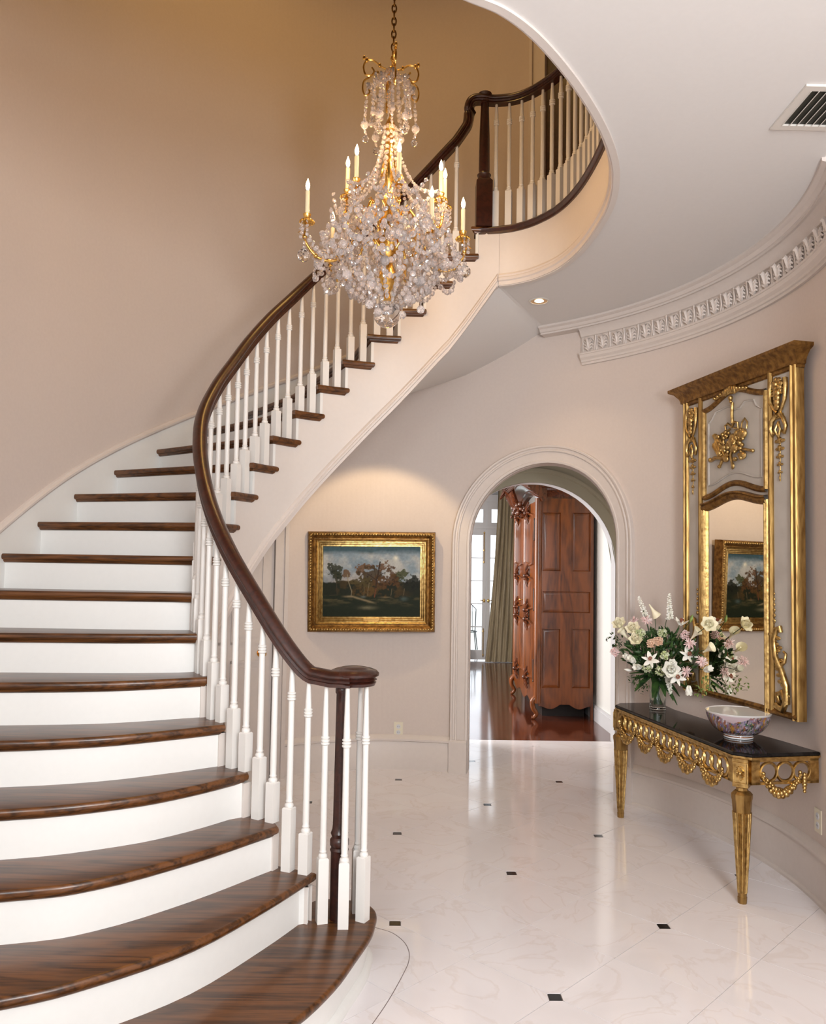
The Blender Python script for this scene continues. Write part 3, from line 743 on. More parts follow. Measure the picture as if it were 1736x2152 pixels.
def color_grid(name, P, nx, ny, cols, mat, parent, origin):
    """grid mesh with per-vertex paint. P(u, v) -> point"""
    vs = [P(i/(nx-1), j/(ny-1)) for j in range(ny) for i in range(nx)]; fs = [(j*nx+i, j*nx+i+1, (j+1)*nx+i+1, (j+1)*nx+i) for j in range(ny-1) for i in range(nx-1)]
    me = bpy.data.meshes.new(name); o = Vector(origin); me.from_pydata([tuple(Vector(v)-o) for v in vs], [], fs); me.update()
    ca = me.color_attributes.new('paint', 'FLOAT_COLOR', 'POINT'); d_ = np.ones((len(vs), 4)); d_[:, :3] = cols.reshape(-1, 3); ca.data.foreach_set('color', d_.ravel().astype(np.float32))
    me.shade_smooth(); me.materials.append(mat); ob = bpy.data.objects.new(name, me); COL.objects.link(ob); place(ob, o, parent); return ob
def attr_mat(name, rough):
    mt, nt, p = new_mat(name); setp(p, Roughness=rough, Specular_IOR_Level=.15 if rough > .3 else .5); a = N(nt, 'ShaderNodeAttribute', attribute_name='paint'); nt.links.new(a.outputs['Color'], p.inputs['Base Color']); return mt
PTH = -.2
PT = (-.247, 6.20, 1.46); PW, PH = .985, .775
ptg = empty('framed_painting', (PT[0], 6.30, PT[2]), 'woodland landscape oil painting in a deep gilt frame on the wall under the stairs', 'painting')
tilt = Matrix.Translation(Vector((PT[0], 6.235, PT[2]))) @ Matrix.Rotation(-.010, 4, 'Y') @ Matrix.Rotation(rad(2.5), 4, 'Z') @ Matrix.Rotation(rad(2.5), 4, 'X')
# local: x right, y back (into the wall), z up
def rect_sweep(mb, prof, hw, hh):
    """profile (inset from outer edge, depth towards viewer) round a rectangle"""
    rows = []
    for cx_, cz_ in ((-1, -1), (1, -1), (1, 1), (-1, 1)): rows.append([(cx_*(hw-a), -b, cz_*(hh-a)) for a, b in prof])
    mb.grid(rows, closeu=True, closev=True)
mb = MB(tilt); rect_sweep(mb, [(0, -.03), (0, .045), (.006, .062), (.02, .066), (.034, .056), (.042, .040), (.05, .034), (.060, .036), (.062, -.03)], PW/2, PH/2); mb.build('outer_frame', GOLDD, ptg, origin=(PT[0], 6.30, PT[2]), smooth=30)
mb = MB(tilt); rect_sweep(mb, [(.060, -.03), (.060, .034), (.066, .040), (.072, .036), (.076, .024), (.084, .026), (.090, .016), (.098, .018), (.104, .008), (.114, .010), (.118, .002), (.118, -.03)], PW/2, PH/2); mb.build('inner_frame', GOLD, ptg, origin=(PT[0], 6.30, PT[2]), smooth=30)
mb = MB(tilt); n = 46
for i in range(n):
    for sg in (-1, 1):
        mb.ball((-PW/2+.03+(PW-.06)*i/(n-1), -.064, sg*(PH/2-.022)), .010, 6, 4, (1, .7, .8))
        if i < 34: mb.ball((sg*(PW/2-.022), -.064, -PH/2+.03+(PH-.06)*i/33), .010, 6, 4, (.8, .7, 1))
mb.build('ornament_row', GOLD, ptg, origin=(PT[0], 6.30, PT[2]), smooth=60)
mb = MB(tilt); mb.box((-.06, -.024, -PH/2+.084), (.06, -.014, -PH/2+.104)); mb.build('name_plate', BRASS, ptg, origin=(PT[0], 6.30, PT[2]), smooth=0)
CW, CH = PW/2-.116, PH/2-.116
color_grid('canvas', lambda u, v: tilt @ Vector(((2*u-1)*CW, -.004, (2*v-1)*CH)), 230, 170, canvas_cols(230, 170), attr_mat('oil_paint', .55), ptg, (PT[0], 6.30, PT[2]))

# ------------------------------------------------------------------ trumeau mirror on the right
MA = Vector((1.765+.012, 5.07, 0)); MU = Vector((.20139, -.97951, 0)); MN = Vector((-.97951, -.20139, 0))
MM = Matrix.Identity(4)
for i in range(3): MM[i][0] = MU[i]; MM[i][1] = MN[i]; MM[i][3] = MA[i]
# local: x left->right, y out of the wall, z up
mo = tuple(MM @ Vector((.6, 0, .84)))
mir = empty('trumeau_mirror', mo, 'tall gilt and grey painted trumeau mirror hanging above the console table', 'mirror')
def mbuild(mb, name, mat, smooth=30, **k): return mb.build(name, mat, mir, origin=mo, smooth=smooth, **k)
X0, X1, ZB, ZT = .085, 1.125, .845, 2.64
mb = MB(MM); mb.box((X0+.012, 0, ZB+.01), (X1-.012, .035, ZT)); mbuild(mb, 'back_panel', GREYP, 0)
def mstrip(mb, pts, prof, closed=False):
    """profile (a across, b out) along a path in the face plane"""
    n = len(pts); rows = []
    for i, p in enumerate(pts):
        a = Vector(pts[(i+1) % n] if (closed or i < n-1) else pts[i]); b = Vector(pts[i-1] if (closed or i > 0) else pts[i]); t = (a-b).normalized(); nr = Vector((-t.y, t.x))
        rows.append([(p[0]+nr.x*u, v, p[1]+nr.y*u) for u, v in prof])
    mb.grid(rows, closeu=True, closev=closed)
BEAD = [(-.022, .03), (-.022, .046), (-.014, .056), (-.004, .050), (.004, .058), (.014, .054), (.022, .042), (.022, .03)]
BEAD2 = [(-.016, .03), (-.016, .044), (-.006, .054), (.006, .054), (.016, .042), (.016, .03)]
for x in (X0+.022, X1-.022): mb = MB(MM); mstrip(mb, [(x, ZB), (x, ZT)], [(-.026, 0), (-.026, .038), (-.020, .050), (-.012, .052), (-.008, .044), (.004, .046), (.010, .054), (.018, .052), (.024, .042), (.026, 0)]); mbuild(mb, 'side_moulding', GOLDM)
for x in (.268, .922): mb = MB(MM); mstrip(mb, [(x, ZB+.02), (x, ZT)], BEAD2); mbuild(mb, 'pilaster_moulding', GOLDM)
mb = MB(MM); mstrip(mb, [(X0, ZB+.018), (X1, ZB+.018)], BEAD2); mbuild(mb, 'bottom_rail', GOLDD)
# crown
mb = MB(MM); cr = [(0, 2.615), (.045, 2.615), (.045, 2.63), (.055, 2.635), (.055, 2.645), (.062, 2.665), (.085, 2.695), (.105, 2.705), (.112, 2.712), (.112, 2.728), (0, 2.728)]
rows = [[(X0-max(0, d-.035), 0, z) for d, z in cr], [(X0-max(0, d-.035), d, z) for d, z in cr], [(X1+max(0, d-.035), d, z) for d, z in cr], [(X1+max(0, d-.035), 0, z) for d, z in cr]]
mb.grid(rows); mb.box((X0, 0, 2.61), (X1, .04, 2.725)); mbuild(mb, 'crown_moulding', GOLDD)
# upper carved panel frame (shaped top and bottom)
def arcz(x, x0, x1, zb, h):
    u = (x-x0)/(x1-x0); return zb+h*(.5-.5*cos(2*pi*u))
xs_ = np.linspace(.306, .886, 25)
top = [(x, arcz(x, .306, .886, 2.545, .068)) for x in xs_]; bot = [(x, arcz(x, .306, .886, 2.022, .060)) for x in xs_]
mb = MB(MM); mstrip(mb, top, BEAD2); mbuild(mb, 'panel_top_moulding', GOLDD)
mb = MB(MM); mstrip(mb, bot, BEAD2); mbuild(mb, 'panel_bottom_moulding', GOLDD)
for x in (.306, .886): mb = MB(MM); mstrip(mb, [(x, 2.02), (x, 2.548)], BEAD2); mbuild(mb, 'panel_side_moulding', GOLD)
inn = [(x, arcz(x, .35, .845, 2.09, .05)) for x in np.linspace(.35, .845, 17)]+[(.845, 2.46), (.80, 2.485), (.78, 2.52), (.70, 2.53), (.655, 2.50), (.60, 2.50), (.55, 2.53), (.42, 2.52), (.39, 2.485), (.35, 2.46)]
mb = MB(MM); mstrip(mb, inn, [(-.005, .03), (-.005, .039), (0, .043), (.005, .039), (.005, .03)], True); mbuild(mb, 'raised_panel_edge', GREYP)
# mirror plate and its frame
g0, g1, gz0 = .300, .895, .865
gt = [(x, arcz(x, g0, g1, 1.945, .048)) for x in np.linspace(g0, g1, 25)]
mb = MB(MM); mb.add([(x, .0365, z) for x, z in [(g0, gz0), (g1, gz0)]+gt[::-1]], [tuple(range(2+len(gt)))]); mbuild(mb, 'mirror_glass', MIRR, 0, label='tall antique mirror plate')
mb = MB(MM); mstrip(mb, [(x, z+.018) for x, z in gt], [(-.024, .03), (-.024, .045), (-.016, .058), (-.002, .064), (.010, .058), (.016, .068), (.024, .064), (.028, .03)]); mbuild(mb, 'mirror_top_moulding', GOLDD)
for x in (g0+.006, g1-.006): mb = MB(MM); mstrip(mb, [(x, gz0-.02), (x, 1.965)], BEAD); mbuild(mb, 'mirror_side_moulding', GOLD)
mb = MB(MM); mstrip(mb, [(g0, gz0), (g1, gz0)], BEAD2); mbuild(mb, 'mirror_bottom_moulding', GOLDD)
# carved ornament helpers
def scroll(cx_, cz_, r0, turns, a0, sg=1, y=.05, rad_=.008, grow=1.0):
    return [(cx_+sg*(r0*(1-t*.8))*cos(a0+t*turns*2*pi), y+.006*sin(t*pi), cz_+(r0*(1-t*.8))*sin(a0+t*turns*2*pi)) for t in np.linspace(0, 1, 18)]
def carve(cx_, zt, sgn, scale=1.0):
    """cartouche with flower, scrolls and basket above a hanging drop of bellflowers"""
    mb = MB(MM); k = scale
    for i in range(7):
        a = i*2*pi/7; mb.ball((cx_+.026*k*cos(a), .058, zt-.045+.022*k*sin(a)), .019*k, 6, 4, (1, .7, 1))
    mb.ball((cx_, .066, zt-.045), .016*k, 8, 5)
    for sg in (-1, 1):
        mb.tube([(cx_+sg*.05*k, .048, zt-.02), (cx_+sg*.062*k, .054, zt-.07), (cx_+sg*.056*k, .055, zt-.13), (cx_+sg*.03*k, .052, zt-.17), (cx_+sg*.012*k, .05, zt-.19)], lambda t: .014*k*(1-.4*t), 6)
        mb.tube(scroll(cx_+sg*.040*k, zt-.085, .02*k, 1.2, 1, sg), .005*k, 5)
        mb.tube([(cx_+sg*.012*k, .05, zt-.20), (cx_+sg*.045*k, .055, zt-.23), (cx_+sg*.06*k, .052, zt-.27), (cx_+sg*.045*k, .05, zt-.305), (cx_+sg*.028*k, .05, zt-.29)], lambda t: .014*k*(1-.4*t), 6)
        mb.tube([(cx_, .05, zt-.24), (cx_+sg*.02*k, .055, zt-.28), (cx_, .05, zt-.32)], .007*k, 6)
    for i in range(4): mb.ball((cx_, .058, zt-.09-.024*i), (.026-.002*i)*k, 8, 5, (1, .7, 1))
    for i in range(4): mb.box((cx_-.026*k, .036, zt-.222+.007*i), (cx_+.026*k, .056, zt-.218+.007*i))
    mbuild(mb, 'carved_cartouche', GOLD, 60)
    mb = MB(MM); z = zt-.335
    for i in range(5):
        s_ = 1-.12*i
        mb.ball((cx_, .044, z), .017*s_*k, 6, 4, (1, .7, 1.2))
        for sg in (-1, 1): mb.ball((cx_+sg*.020*s_*k, .042, z-.004), .017*s_*k, 6, 4, (1.3, .6, .6), 0, 0)
        mb.tube([(cx_, .040, z), (cx_, .040, z-.05)], .003, 4); z -= .041
    mb.ball((cx_, .043, z+.008), .007, 6, 4, (.7, .7, 2.2)); mbuild(mb, 'hanging_bellflowers', GOLD, 60)
carve(.997, 2.60, 1); carve(.185, 2.60, -1, .9)
def foliate(cx_, sg):
    mb = MB(MM)
    mb.tube([(cx_-sg*.04, .045, .90), (cx_+sg*.02, .052, .885), (cx_+sg*.045, .054, .93), (cx_+sg*.02, .056, .975), (cx_-sg*.02, .054, .96), (cx_-sg*.018, .05, .925), (cx_+sg*.004, .05, .925)], lambda t: .019*(1-.4*t), 7)
    mb.tube([(cx_+sg*.045, .050, .92), (cx_+sg*.05, .055, 1.01), (cx_+sg*.02, .058, 1.08), (cx_-sg*.03, .058, 1.15), (cx_-sg*.045, .055, 1.23), (cx_-sg*.03, .052, 1.29), (cx_+sg*.0, .05, 1.30), (cx_+sg*.005, .05, 1.275)], lambda t: .018*(1-.35*t), 7)
    mb.tube([(cx_, .055, 1.10), (cx_+sg*.04, .055, 1.13), (cx_+sg*.045, .052, 1.17), (cx_+sg*.025, .05, 1.18)], lambda t: .010*(1-.35*t), 6)
    for i in range(22):
        a = i/21; mb.ball((cx_+sg*(.05-.10*a)+random.uniform(-.03, .03), .05, .93+.33*a), .015, 6, 4, (1.4, .6, .7), 0)
    for z in np.linspace(1.33, 1.47, 6): mb.ball((cx_-sg*.052, .045, z), .010-.003*(z-1.33)/.14, 6, 4, (1, .7, 1.3))
    mbuild(mb, 'foliate_scroll', GOLD, 60)
foliate(1.0, 1); foliate(.185, -1)
# crest on the panel, ribbon and trophy
mb = MB(MM)
for i in range(5): mb.ball((.56+.02*i, .062, 2.615-.004*abs(i-2)), .018, 8, 5, (1, .8, 1.5))
for sg in (-1, 1):
    mb.tube([(.60+sg*.04, .055, 2.60), (.60+sg*.09, .060, 2.60), (.60+sg*.15, .058, 2.585)], lambda t: .014*(1-.5*t), 6)
    for i in range(4): mb.ball((.60+sg*(.06+.03*i), .064, 2.61-.006*i), .011, 6, 4)
mb.ball((.60, .06, 2.565), .015, 8, 5); mb.ball((.60, .058, 2.545), .010, 8, 5); mbuild(mb, 'carved_crest', GOLD, 60)
mb = MB(MM); mb.tube([(.60, .048, 2.54), (.598, .05, 2.47), (.602, .05, 2.42)], .010, 6)
for sg in (-1, 1):
    mb.tube([(.60, .05, 2.40), (.60+sg*.03, .058, 2.425), (.60+sg*.06, .055, 2.415), (.60+sg*.055, .05, 2.385), (.60+sg*.02, .05, 2.39)], .007, 6)
mbuild(mb, 'ribbon_bow', GOLD, 60)
mb = MB(MM)
mb.ball((.615, .055, 2.31), .045, 10, 7, (.85, .5, 1.15)); mb.ball((.64, .06, 2.275), .03, 8, 6, (1, .6, .9))
for i in range(8):     # tambourine or fan on the left
    a = i/7; mb.tube([(.47+.03*a, .045, 2.25+.03*a), (.42+.055*a, .052, 2.32+.05*a)], .012, 5)
mb.tube([(.42, .05, 2.33), (.48, .052, 2.24), (.52, .05, 2.22)], .010, 6)
mb.tube([(.42, .045, 2.38), (.50, .05, 2.30), (.55, .05, 2.23)], .016, 6)
mb.ball((.70, .058, 2.345), .035, 10, 6, (1.2, .55, .9)); mb.ball((.66, .055, 2.355), .022, 8, 5)
mb.tube([(.68, .048, 2.37), (.69, .05, 2.41), (.715, .05, 2.43), (.735, .048, 2.405), (.73, .048, 2.37)], .005, 6)
mb.tube([(.385, .045, 2.235), (.44, .055, 2.245), (.52, .055, 2.235), (.58, .055, 2.25)], .011, 6); mb.ball((.385, .05, 2.24), .014, 6, 4)
mb.tube([(.52, .05, 2.25), (.49, .052, 2.20), (.475, .05, 2.19)], .009, 6); mb.ball((.475, .05, 2.19), .012, 6, 4)
mb.tube([(.62, .05, 2.30), (.60, .06, 2.24), (.605, .052, 2.18)], .009, 6); mb.ball((.605, .05, 2.178), .013, 6, 4, (1, .7, 1.6))
mb.tube([(.66, .05, 2.27), (.73, .055, 2.255), (.78, .05, 2.24)], .008, 6); mb.ball((.785, .05, 2.24), .011, 6, 4)
mb.ball((.70, .055, 2.225), .030, 8, 5, (1.1, .55, .8)); mb.ball((.55, .055, 2.225), .022, 8, 5, (1.1, .6, .9))
random.seed(3)
for i in range(60): mb.ball((.60+random.uniform(-.11, .12), .055+random.uniform(0, .012), 2.29+random.uniform(-.08, .09)), random.uniform(.008, .015), 6, 4)
mbuild(mb, 'carved_music_trophy', GOLD, 60)

# ------------------------------------------------------------------ console table
TU = Vector((-.174, .985, 0)); TV = Vector((.985, .174, 0)); TO = Vector((1.605, 3.887, 0))
TM4 = Matrix.Identity(4)
for i in range(3): TM4[i][0] = TU[i]; TM4[i][1] = TV[i]; TM4[i][3] = TO[i]
# local: x = u along the front (0 right end .. 1.3 left end), y = v towards the wall, z up
ZTAB = .715
to = tuple(TM4 @ Vector((.65, .15, 0)))
tb = empty('console_table', to, 'giltwood console table with pierced ring apron, swags and a black marble top', 'console table')
def tbuild(mb, name, mat, smooth=30, **k): return mb.build(name, mat, tb, origin=to, smooth=smooth, **k)
TP = [(0, 0), (1.30, 0), (1.36, .06), (1.36, .335), (1.10, .30), (.65, .33), (.2, .40), (-.06, .425), (-.06, .06)]
def toff(d):  # outline grown on the front, the chamfers and the sides
    return [(0-.4*d, -d), (1.30+.4*d, -d), (1.36+d, .06-.4*d), (1.36+d, .335), (1.10, .30), (.65, .33), (.2, .40), (-.06-d, .425), (-.06-d, .06-.4*d)]
def tprism(mb, d, z0, z1): mb.prism(toff(d), z0, z1)
mb = MB(TM4); mb.prism(toff(.004), 0, 0, [(ZTAB-.018, .004), (ZTAB-.015, 0), (ZTAB-.005, 0), (ZTAB, .004)]); tbuild(mb, 'marble_top', BLKTOP, label='polished black marble top')
mb = MB(TM4)
for d, z0, z1 in ((.006, ZTAB-.023, ZTAB-.018), (.001, ZTAB-.028, ZTAB-.023), (-.003, ZTAB-.032, ZTAB-.028)): tprism(mb, d, z0, z1)
tbuild(mb, 'top_moulding', GOLD)
def rail(mb, a, b, z0, z1, th=.02):
    a = Vector((a[0], a[1], 0)); b = Vector((b[0], b[1], 0)); t = (b-a).normalized(); n = Vector((-t.y, t.x, 0))
    q = [a, b, b+n*th, a+n*th]; mb.add([(p.x, p.y, z) for z in (z0, z1) for p in q], [(0, 3, 2, 1), (4, 5, 6, 7), (0, 1, 5, 4), (1, 2, 6, 5), (2, 3, 7, 6), (3, 0, 4, 7)])
ZA0, ZA1 = .566, ZTAB-.032
sides = [((0.0, .002), (1.30, .002)), ((-.058, .42), (-.058, .06)), ((1.358, .06), (1.358, .33))]
for a, b in sides:
    mb = MB(TM4); rail(mb, a, b, ZA1-.010, ZA1); rail(mb, a, b, ZA0, ZA0+.012)
    va = Vector((a[0], a[1], 0)); vb = Vector((b[0], b[1], 0)); t = (vb-va).normalized(); L_ = (vb-va).length
    e = .045
    rail(mb, a, tuple((va+t*e)[:2]), ZA0, ZA1); rail(mb, tuple((vb-t*e)[:2]), b, ZA0, ZA1); apf = tbuild(mb, 'apron_frame', GOLD)
    n_ = Vector((-t.y, t.x, 0)); zc = (ZA0+ZA1)/2; Rr_ = .0445; cnt = max(2, int(round((L_-2*e-.03)/.070))); stp = (L_-2*e-2*Rr_-.004)/(cnt-1)
    for i in range(cnt):
        c_ = va+t*(e+Rr_+.002+stp*i)+n_*.004; mb = MB(TM4)
        pth = [(c_.x+t.x*Rr_*cos(a_), c_.y+t.y*Rr_*cos(a_)+n_.y*0, zc+Rr_*sin(a_)) for a_ in np.linspace(0, 2*pi, 21)]
        mb.tube(pth, .0080, 6, cap=False); mb.tube([(p[0]-n_.x*.007, p[1]-n_.y*.007, zc+(p[2]-zc)*.98) for p in pth], .0032, 5, cap=False)
        mb.build('pierced_ring', GOLD, apf, origin=to, smooth=60)
def swag(pa, pb, drop, n=15, tail=True):
    pa = Vector(pa); pb = Vector(pb); mb = MB(TM4)
    for i in range(n):
        f = i/(n-1); p = pa.lerp(pb, f); p.z -= drop*(1-(2*f-1)**2)
        s_ = .010+.013*(1-(2*f-1)**2)
        for j in range(4):
            a_ = j*pi/2+i; mb.ball((p.x+s_*.6*cos(a_), p.y+s_*.5*sin(a_)*.6, p.z+s_*.6*sin(a_)), s_*.62, 6, 4)
    if tail:
        for q in (pa, pb):
            for j in range(3): mb.ball((q.x, q.y, q.z-.012*j+.012), .010-.002*j, 6, 4)
    tbuild(mb, 'swag', GOLD, 60)
for i in range(5):
    u0 = .075+i*.235; swag((u0, -.012, ZA0+.035), (u0+.20, -.012, ZA0+.035), .072)
swag((-.070, .115, ZA0+.045), (-.070, .31, ZA0+.045), .085)
mb = MB(TM4)
for j in range(6): mb.ball((-.068, .335, ZA0+.045-.016*j), .011+.003*sin(j*.8), 6, 4)
tbuild(mb, 'flower_drop', GOLD, 60)
for u0, sg in ((.012, -1), (1.288, 1)):
    cxl, cyl = u0+sg*.022, .040; base = Vector((cxl, cyl, 0))
    mb = MB(TM4); a45 = pi/4
    # corner block facing outwards at 45 degrees, with a carved rosette
    def blk(h, z0, z1, ins=None):
        pts = [(cxl+h*cos(q), cyl+h*sin(q)) for q in (a45*k_ for k_ in (1, 3, 5, 7))]
        pts = [(cxl+h*sqrt(2)*cos(q), cyl+h*sqrt(2)*sin(q)) for q in (0, pi/2, pi, 3*pi/2)]
        mb.prism(pts, z0, z1, ins)
    blk(.036, ZA0-.014, ZA1+.002); tbuild(mb, 'corner_block', GOLD, 0)
    mb = MB(TM4); d_ = Vector((sg*cos(a45), -sin(a45), 0)); t_ = Vector((d_.y, -d_.x, 0)); c_ = base+d_*.037; zc = (ZA0+ZA1)/2-.006
    for j in range(12):
        a_ = j*pi/6; mb.tube([(c_.x, c_.y, zc), (c_.x+t_.x*.022*cos(a_)*.8+d_.x*.004, c_.y+t_.y*.022*cos(a_)*.8+d_.y*.004, zc+.034*sin(a_))], lambda q: .003+.004*q, 5)
    mb.ball((c_.x+d_.x*.004, c_.y+d_.y*.004, zc), .010, 8, 5)
    for s1 in (-1, 1):
        mb.tube([(c_.x+t_.x*s1*.032, c_.y+t_.y*s1*.032, zc-.048), (c_.x+t_.x*s1*.032, c_.y+t_.y*s1*.032, zc+.048)], .004, 5)
        mb.tube([(c_.x-t_.x*.032, c_.y-t_.y*.032, zc+s1*.048), (c_.x+t_.x*.032, c_.y+t_.y*.032, zc+s1*.048)], .004, 5)
    tbuild(mb, 'rosette', GOLD, 50)
    lg = MB(TM4)
    oct_ = lambda h, ch: [(cxl+x, cyl+y) for x, y in ((h, 0), (h*.62, h*.62), (0, h), (-h*.62, h*.62), (-h, 0), (-h*.62, -h*.62), (0, -h), (h*.62, -h*.62))]
    lg.prism(oct_(1, 0), 0, 0, [(0, 0)]) if False else None
    rowsz = [(0, .019), (.03, .021), (.032, .019), (.44, .040), (.485, .043), (.497, .046), (.515, .046), (.527, .036), (.533, .026), (.545, .024), (.552, .032), (.560, .036)]
    rr_ = []
    for z, h in rowsz: rr_.append([(cxl+h*1.08*cos(q+pi/8), cyl+h*1.08*sin(q+pi/8), z) for q in (k_*pi/4 for k_ in range(8))])
    b0 = len(lg.v); lg.grid(rr_, closeu=True); lg.f.append(tuple(b0+i for i in range(8))[::-1])
    lo_ = tbuild(lg, 'leg', GOLDM, 20)
    fm = MB(TM4)
    for q in range(8):     # reeds standing proud in every flute
        for s1 in (-.34, 0, .34):
            for_ = []
            for z in (.05, .43):
                h = np.interp(z, [.032, .44], [.019, .040])*1.08; aa = q*pi/4+pi/4; c0 = h*cos(pi/8); tt_ = s1*h*sin(pi/8)*1.6
                for_.append((cxl+c0*cos(aa)-tt_*sin(aa), cyl+c0*sin(aa)+tt_*cos(aa), z))
            fm.tube(for_, lambda t: .0024+.0026*t, 6)
    fm.build('reeding', GOLD, lo_, origin=to, smooth=60)

# ------------------------------------------------------------------ punch bowl
bc = TM4 @ Vector((.30, .222, ZTAB))
bw = empty('punch_bowl', tuple(bc), 'large porcelain punch bowl painted with a town scene, on the console table', 'bowl')
prof_o = [(.074, .018), (.088, .024), (.118, .042), (.142, .072), (.156, .104), (.163, .134)]
prof_i = [(.161, .135), (.157, .132), (.150, .104), (.136, .074), (.105, .048), (.075, .032), (.03, .026), (0, .025)]
nx, ny = 240, 60
po = catmull(prof_o, 12)
def bowl_cols(nx, ny):
    U, V = np.meshgrid(np.linspace(0, 1, nx), np.linspace(0, 1, ny)); Uc = np.cos(2*pi*U)*3; Us = np.sin(2*pi*U)*3
    n1 = fbm(Uc*2+9, Us*2+V*5+4, 2, 4); n2 = fbm(Uc*7+3, Us*7+V*14, 8, 3); n3 = fbm(Uc*5+30, Us*5+V*9, 14, 3)
    img = np.zeros((ny, nx, 3)); img[:] = (.62, .48, .50)
    def put(mask, col):
        nonlocal img
        mk = np.clip(mask, 0, 1)[..., None]; img = img*(1-mk)+np.array(col)*mk
    mid = np.exp(-((U-.66)**2)/.004); band = (V < .97-.22*mid+.12*(n1-.5))
    put(band*np.clip((n1-.36)*9, 0, 1)*.9, (.36, .085, .04)); put(band*np.clip((n3-.54)*14, 0, 1), (.22, .18, .36)); put(band*np.clip((n2-.57)*16, 0, 1), (.04, .16, .06))
    put(band*np.clip((.36-n2)*14, 0, 1), (.60, .58, .66)); put(band*np.clip((.37-n3)*12, 0, 1), (.08, .06, .08)); put(band*np.clip(((n1+n2)/2-.58)*20, 0, 1), (.62, .30, .06))
    put(band*(V > .45)*np.clip((np.sin(U*180)*.5+n3-.6)*6, 0, 1)*.6, (.30, .22, .25)); put((V > .95)*1.0, (.78, .74, .72)); put((V < .1)*np.clip((n2-.45)*8, 0, 1), (.35, .08, .03))
    return img*.72
def pb(u, v):
    f = v*(len(po)-1); i = min(int(f), len(po)-2); f -= i; r = po[i][0]*(1-f)+po[i+1][0]*f; z = po[i][1]*(1-f)+po[i+1][1]*f
    return (bc.x+r*cos(2*pi*u), bc.y+r*sin(2*pi*u), bc.z+z)
color_grid('painted_bowl', pb, nx, ny, bowl_cols(nx, ny), attr_mat('painted_porcelain', .1), bw, tuple(bc))
mb = MB(); mb.lathe([(.163, .134), (.1635, .1365)]+catmull(prof_i, 4), tuple(bc), 48); mb.build('inner_glaze', PORC, bw, origin=tuple(bc), smooth=60)
mb = MB(); mb.lathe([(.1485, .1005), (.156, .128)], tuple(bc), 48); mb.v = [(x, y, z) for x, y, z in mb.v]; mb.build('inner_border', plain('tan_enamel_border', (.45, .30, .17), .15), bw, origin=tuple(bc), smooth=60)
mb = MB(); mb.lathe([(.070, 0), (.074, .002), (.074, .014), (.072, .020), (.080, .026)], tuple(bc), 48); mb.build('foot_ring', PORC, bw, origin=tuple(bc), smooth=40)
mb = MB(); mb.lathe([(.0742, .0085), (.0746, .010), (.0746, .0125), (.0742, .014)], tuple(bc), 48); mb.build('foot_band', plain('brown_enamel_line', (.22, .07, .02), .2), bw, origin=tuple(bc), smooth=40)

# ------------------------------------------------------------------ vase and flowers
vc = TM4 @ Vector((1.13, .20, ZTAB))
vs_ = empty('glass_vase', tuple(vc), 'fluted clear glass vase standing at the far end of the console table', 'vase')
mb = MB(); rows = []; SEGV = 48
def vr(r, j): return r*(1+.035*cos(12*2*pi*j/SEGV))
for r, z in [(.0, .0), (.046, 0), (.050, .006), (.047, .02), (.050, .10), (.062, .20)]+[(.058, .20), (.046, .10), (.042, .022), (0, .020)]:
    rows.append([(vc.x+vr(r, j)*cos(2*pi*j/SEGV), vc.y+vr(r, j)*sin(2*pi*j/SEGV), vc.z+z) for j in range(SEGV)])
mb.grid(rows, closeu=True); mb.build('vase_body', VASEG, vs_, origin=tuple(vc), smooth=40)
random.seed(11)
stems = MB()
for i in range(26):
    a = random.uniform(0, 2*pi); r0 = random.uniform(.005, .028); r1 = random.uniform(.02, .045)
    stems.tube([(vc.x+r0*cos(a+2), vc.y+r0*sin(a+2), vc.z+.03), (vc.x+r1*cos(a), vc.y+r1*sin(a), vc.z+.20)], .0032, 5)
stems.build('stem_bundle', LEAF, None, origin=tuple(vc), smooth=60, kind='stuff', label='green flower stems standing in the glass vase', category='stems')
NECK = vc+Vector((0, 0, .19))
FLW = [('rose', 1.408, 5.186, 1.232), ('calla', 1.416, 5.130, 1.183), ('rose', 1.464, 5.074, 1.211), ('hyac_green', 1.494, 5.022, 1.189), ('nerine', 1.547, 5.063, 1.263), ('calla', 1.597, 5.065, 1.313), ('delph', 1.529, 5.096, 1.342), ('delph', 1.661, 4.977, 1.363), ('nerine', 1.496, 5.170, 1.241), ('hyac_cream', 1.606, 4.938, 1.198), ('hyac_peach', 1.534, 4.932, 1.136), ('hyac_peach', 1.574, 4.922, 1.150), ('lily', 1.520, 4.903, 1.039), ('scab', 1.583, 4.835, 1.073), ('tulip', 1.423, 5.025, 1.028), ('tulip', 1.434, 4.967, 1.023), ('tulip', 1.463, 4.945, 0.989), ('lilybud', 1.418, 5.019, 0.960), ('peony', 1.614, 4.812, 0.991), ('rosebud', 1.627, 4.823, 1.028), ('vib', 1.566, 4.868, 0.975), ('nerine', 1.693, 4.773, 0.980), ('lily', 1.643, 4.790, 0.952), ('tulip', 1.719, 4.804, 0.883), ('lily', 1.703, 4.765, 1.087), ('nerine', 1.771, 4.754, 1.047), ('tulip', 1.803, 4.750, 1.002), ('rose', 1.826, 4.773, 1.265), ('calla', 1.769, 4.816, 1.214), ('lily_up', 1.707, 4.912, 1.262), ('lilybud', 1.762, 4.881, 1.291), ('calla', 1.814, 4.722, 1.131), ('hyac_pink', 1.364, 5.139, 1.059), ('hyac_pink', 1.703, 4.825, 1.200), ('nerine', 1.723, 4.810, 1.150), ('vib', 1.507, 4.932, 0.987), ('rose', 1.471, 5.019, 1.149), ('delph', 1.638, 4.914, 0.885)]
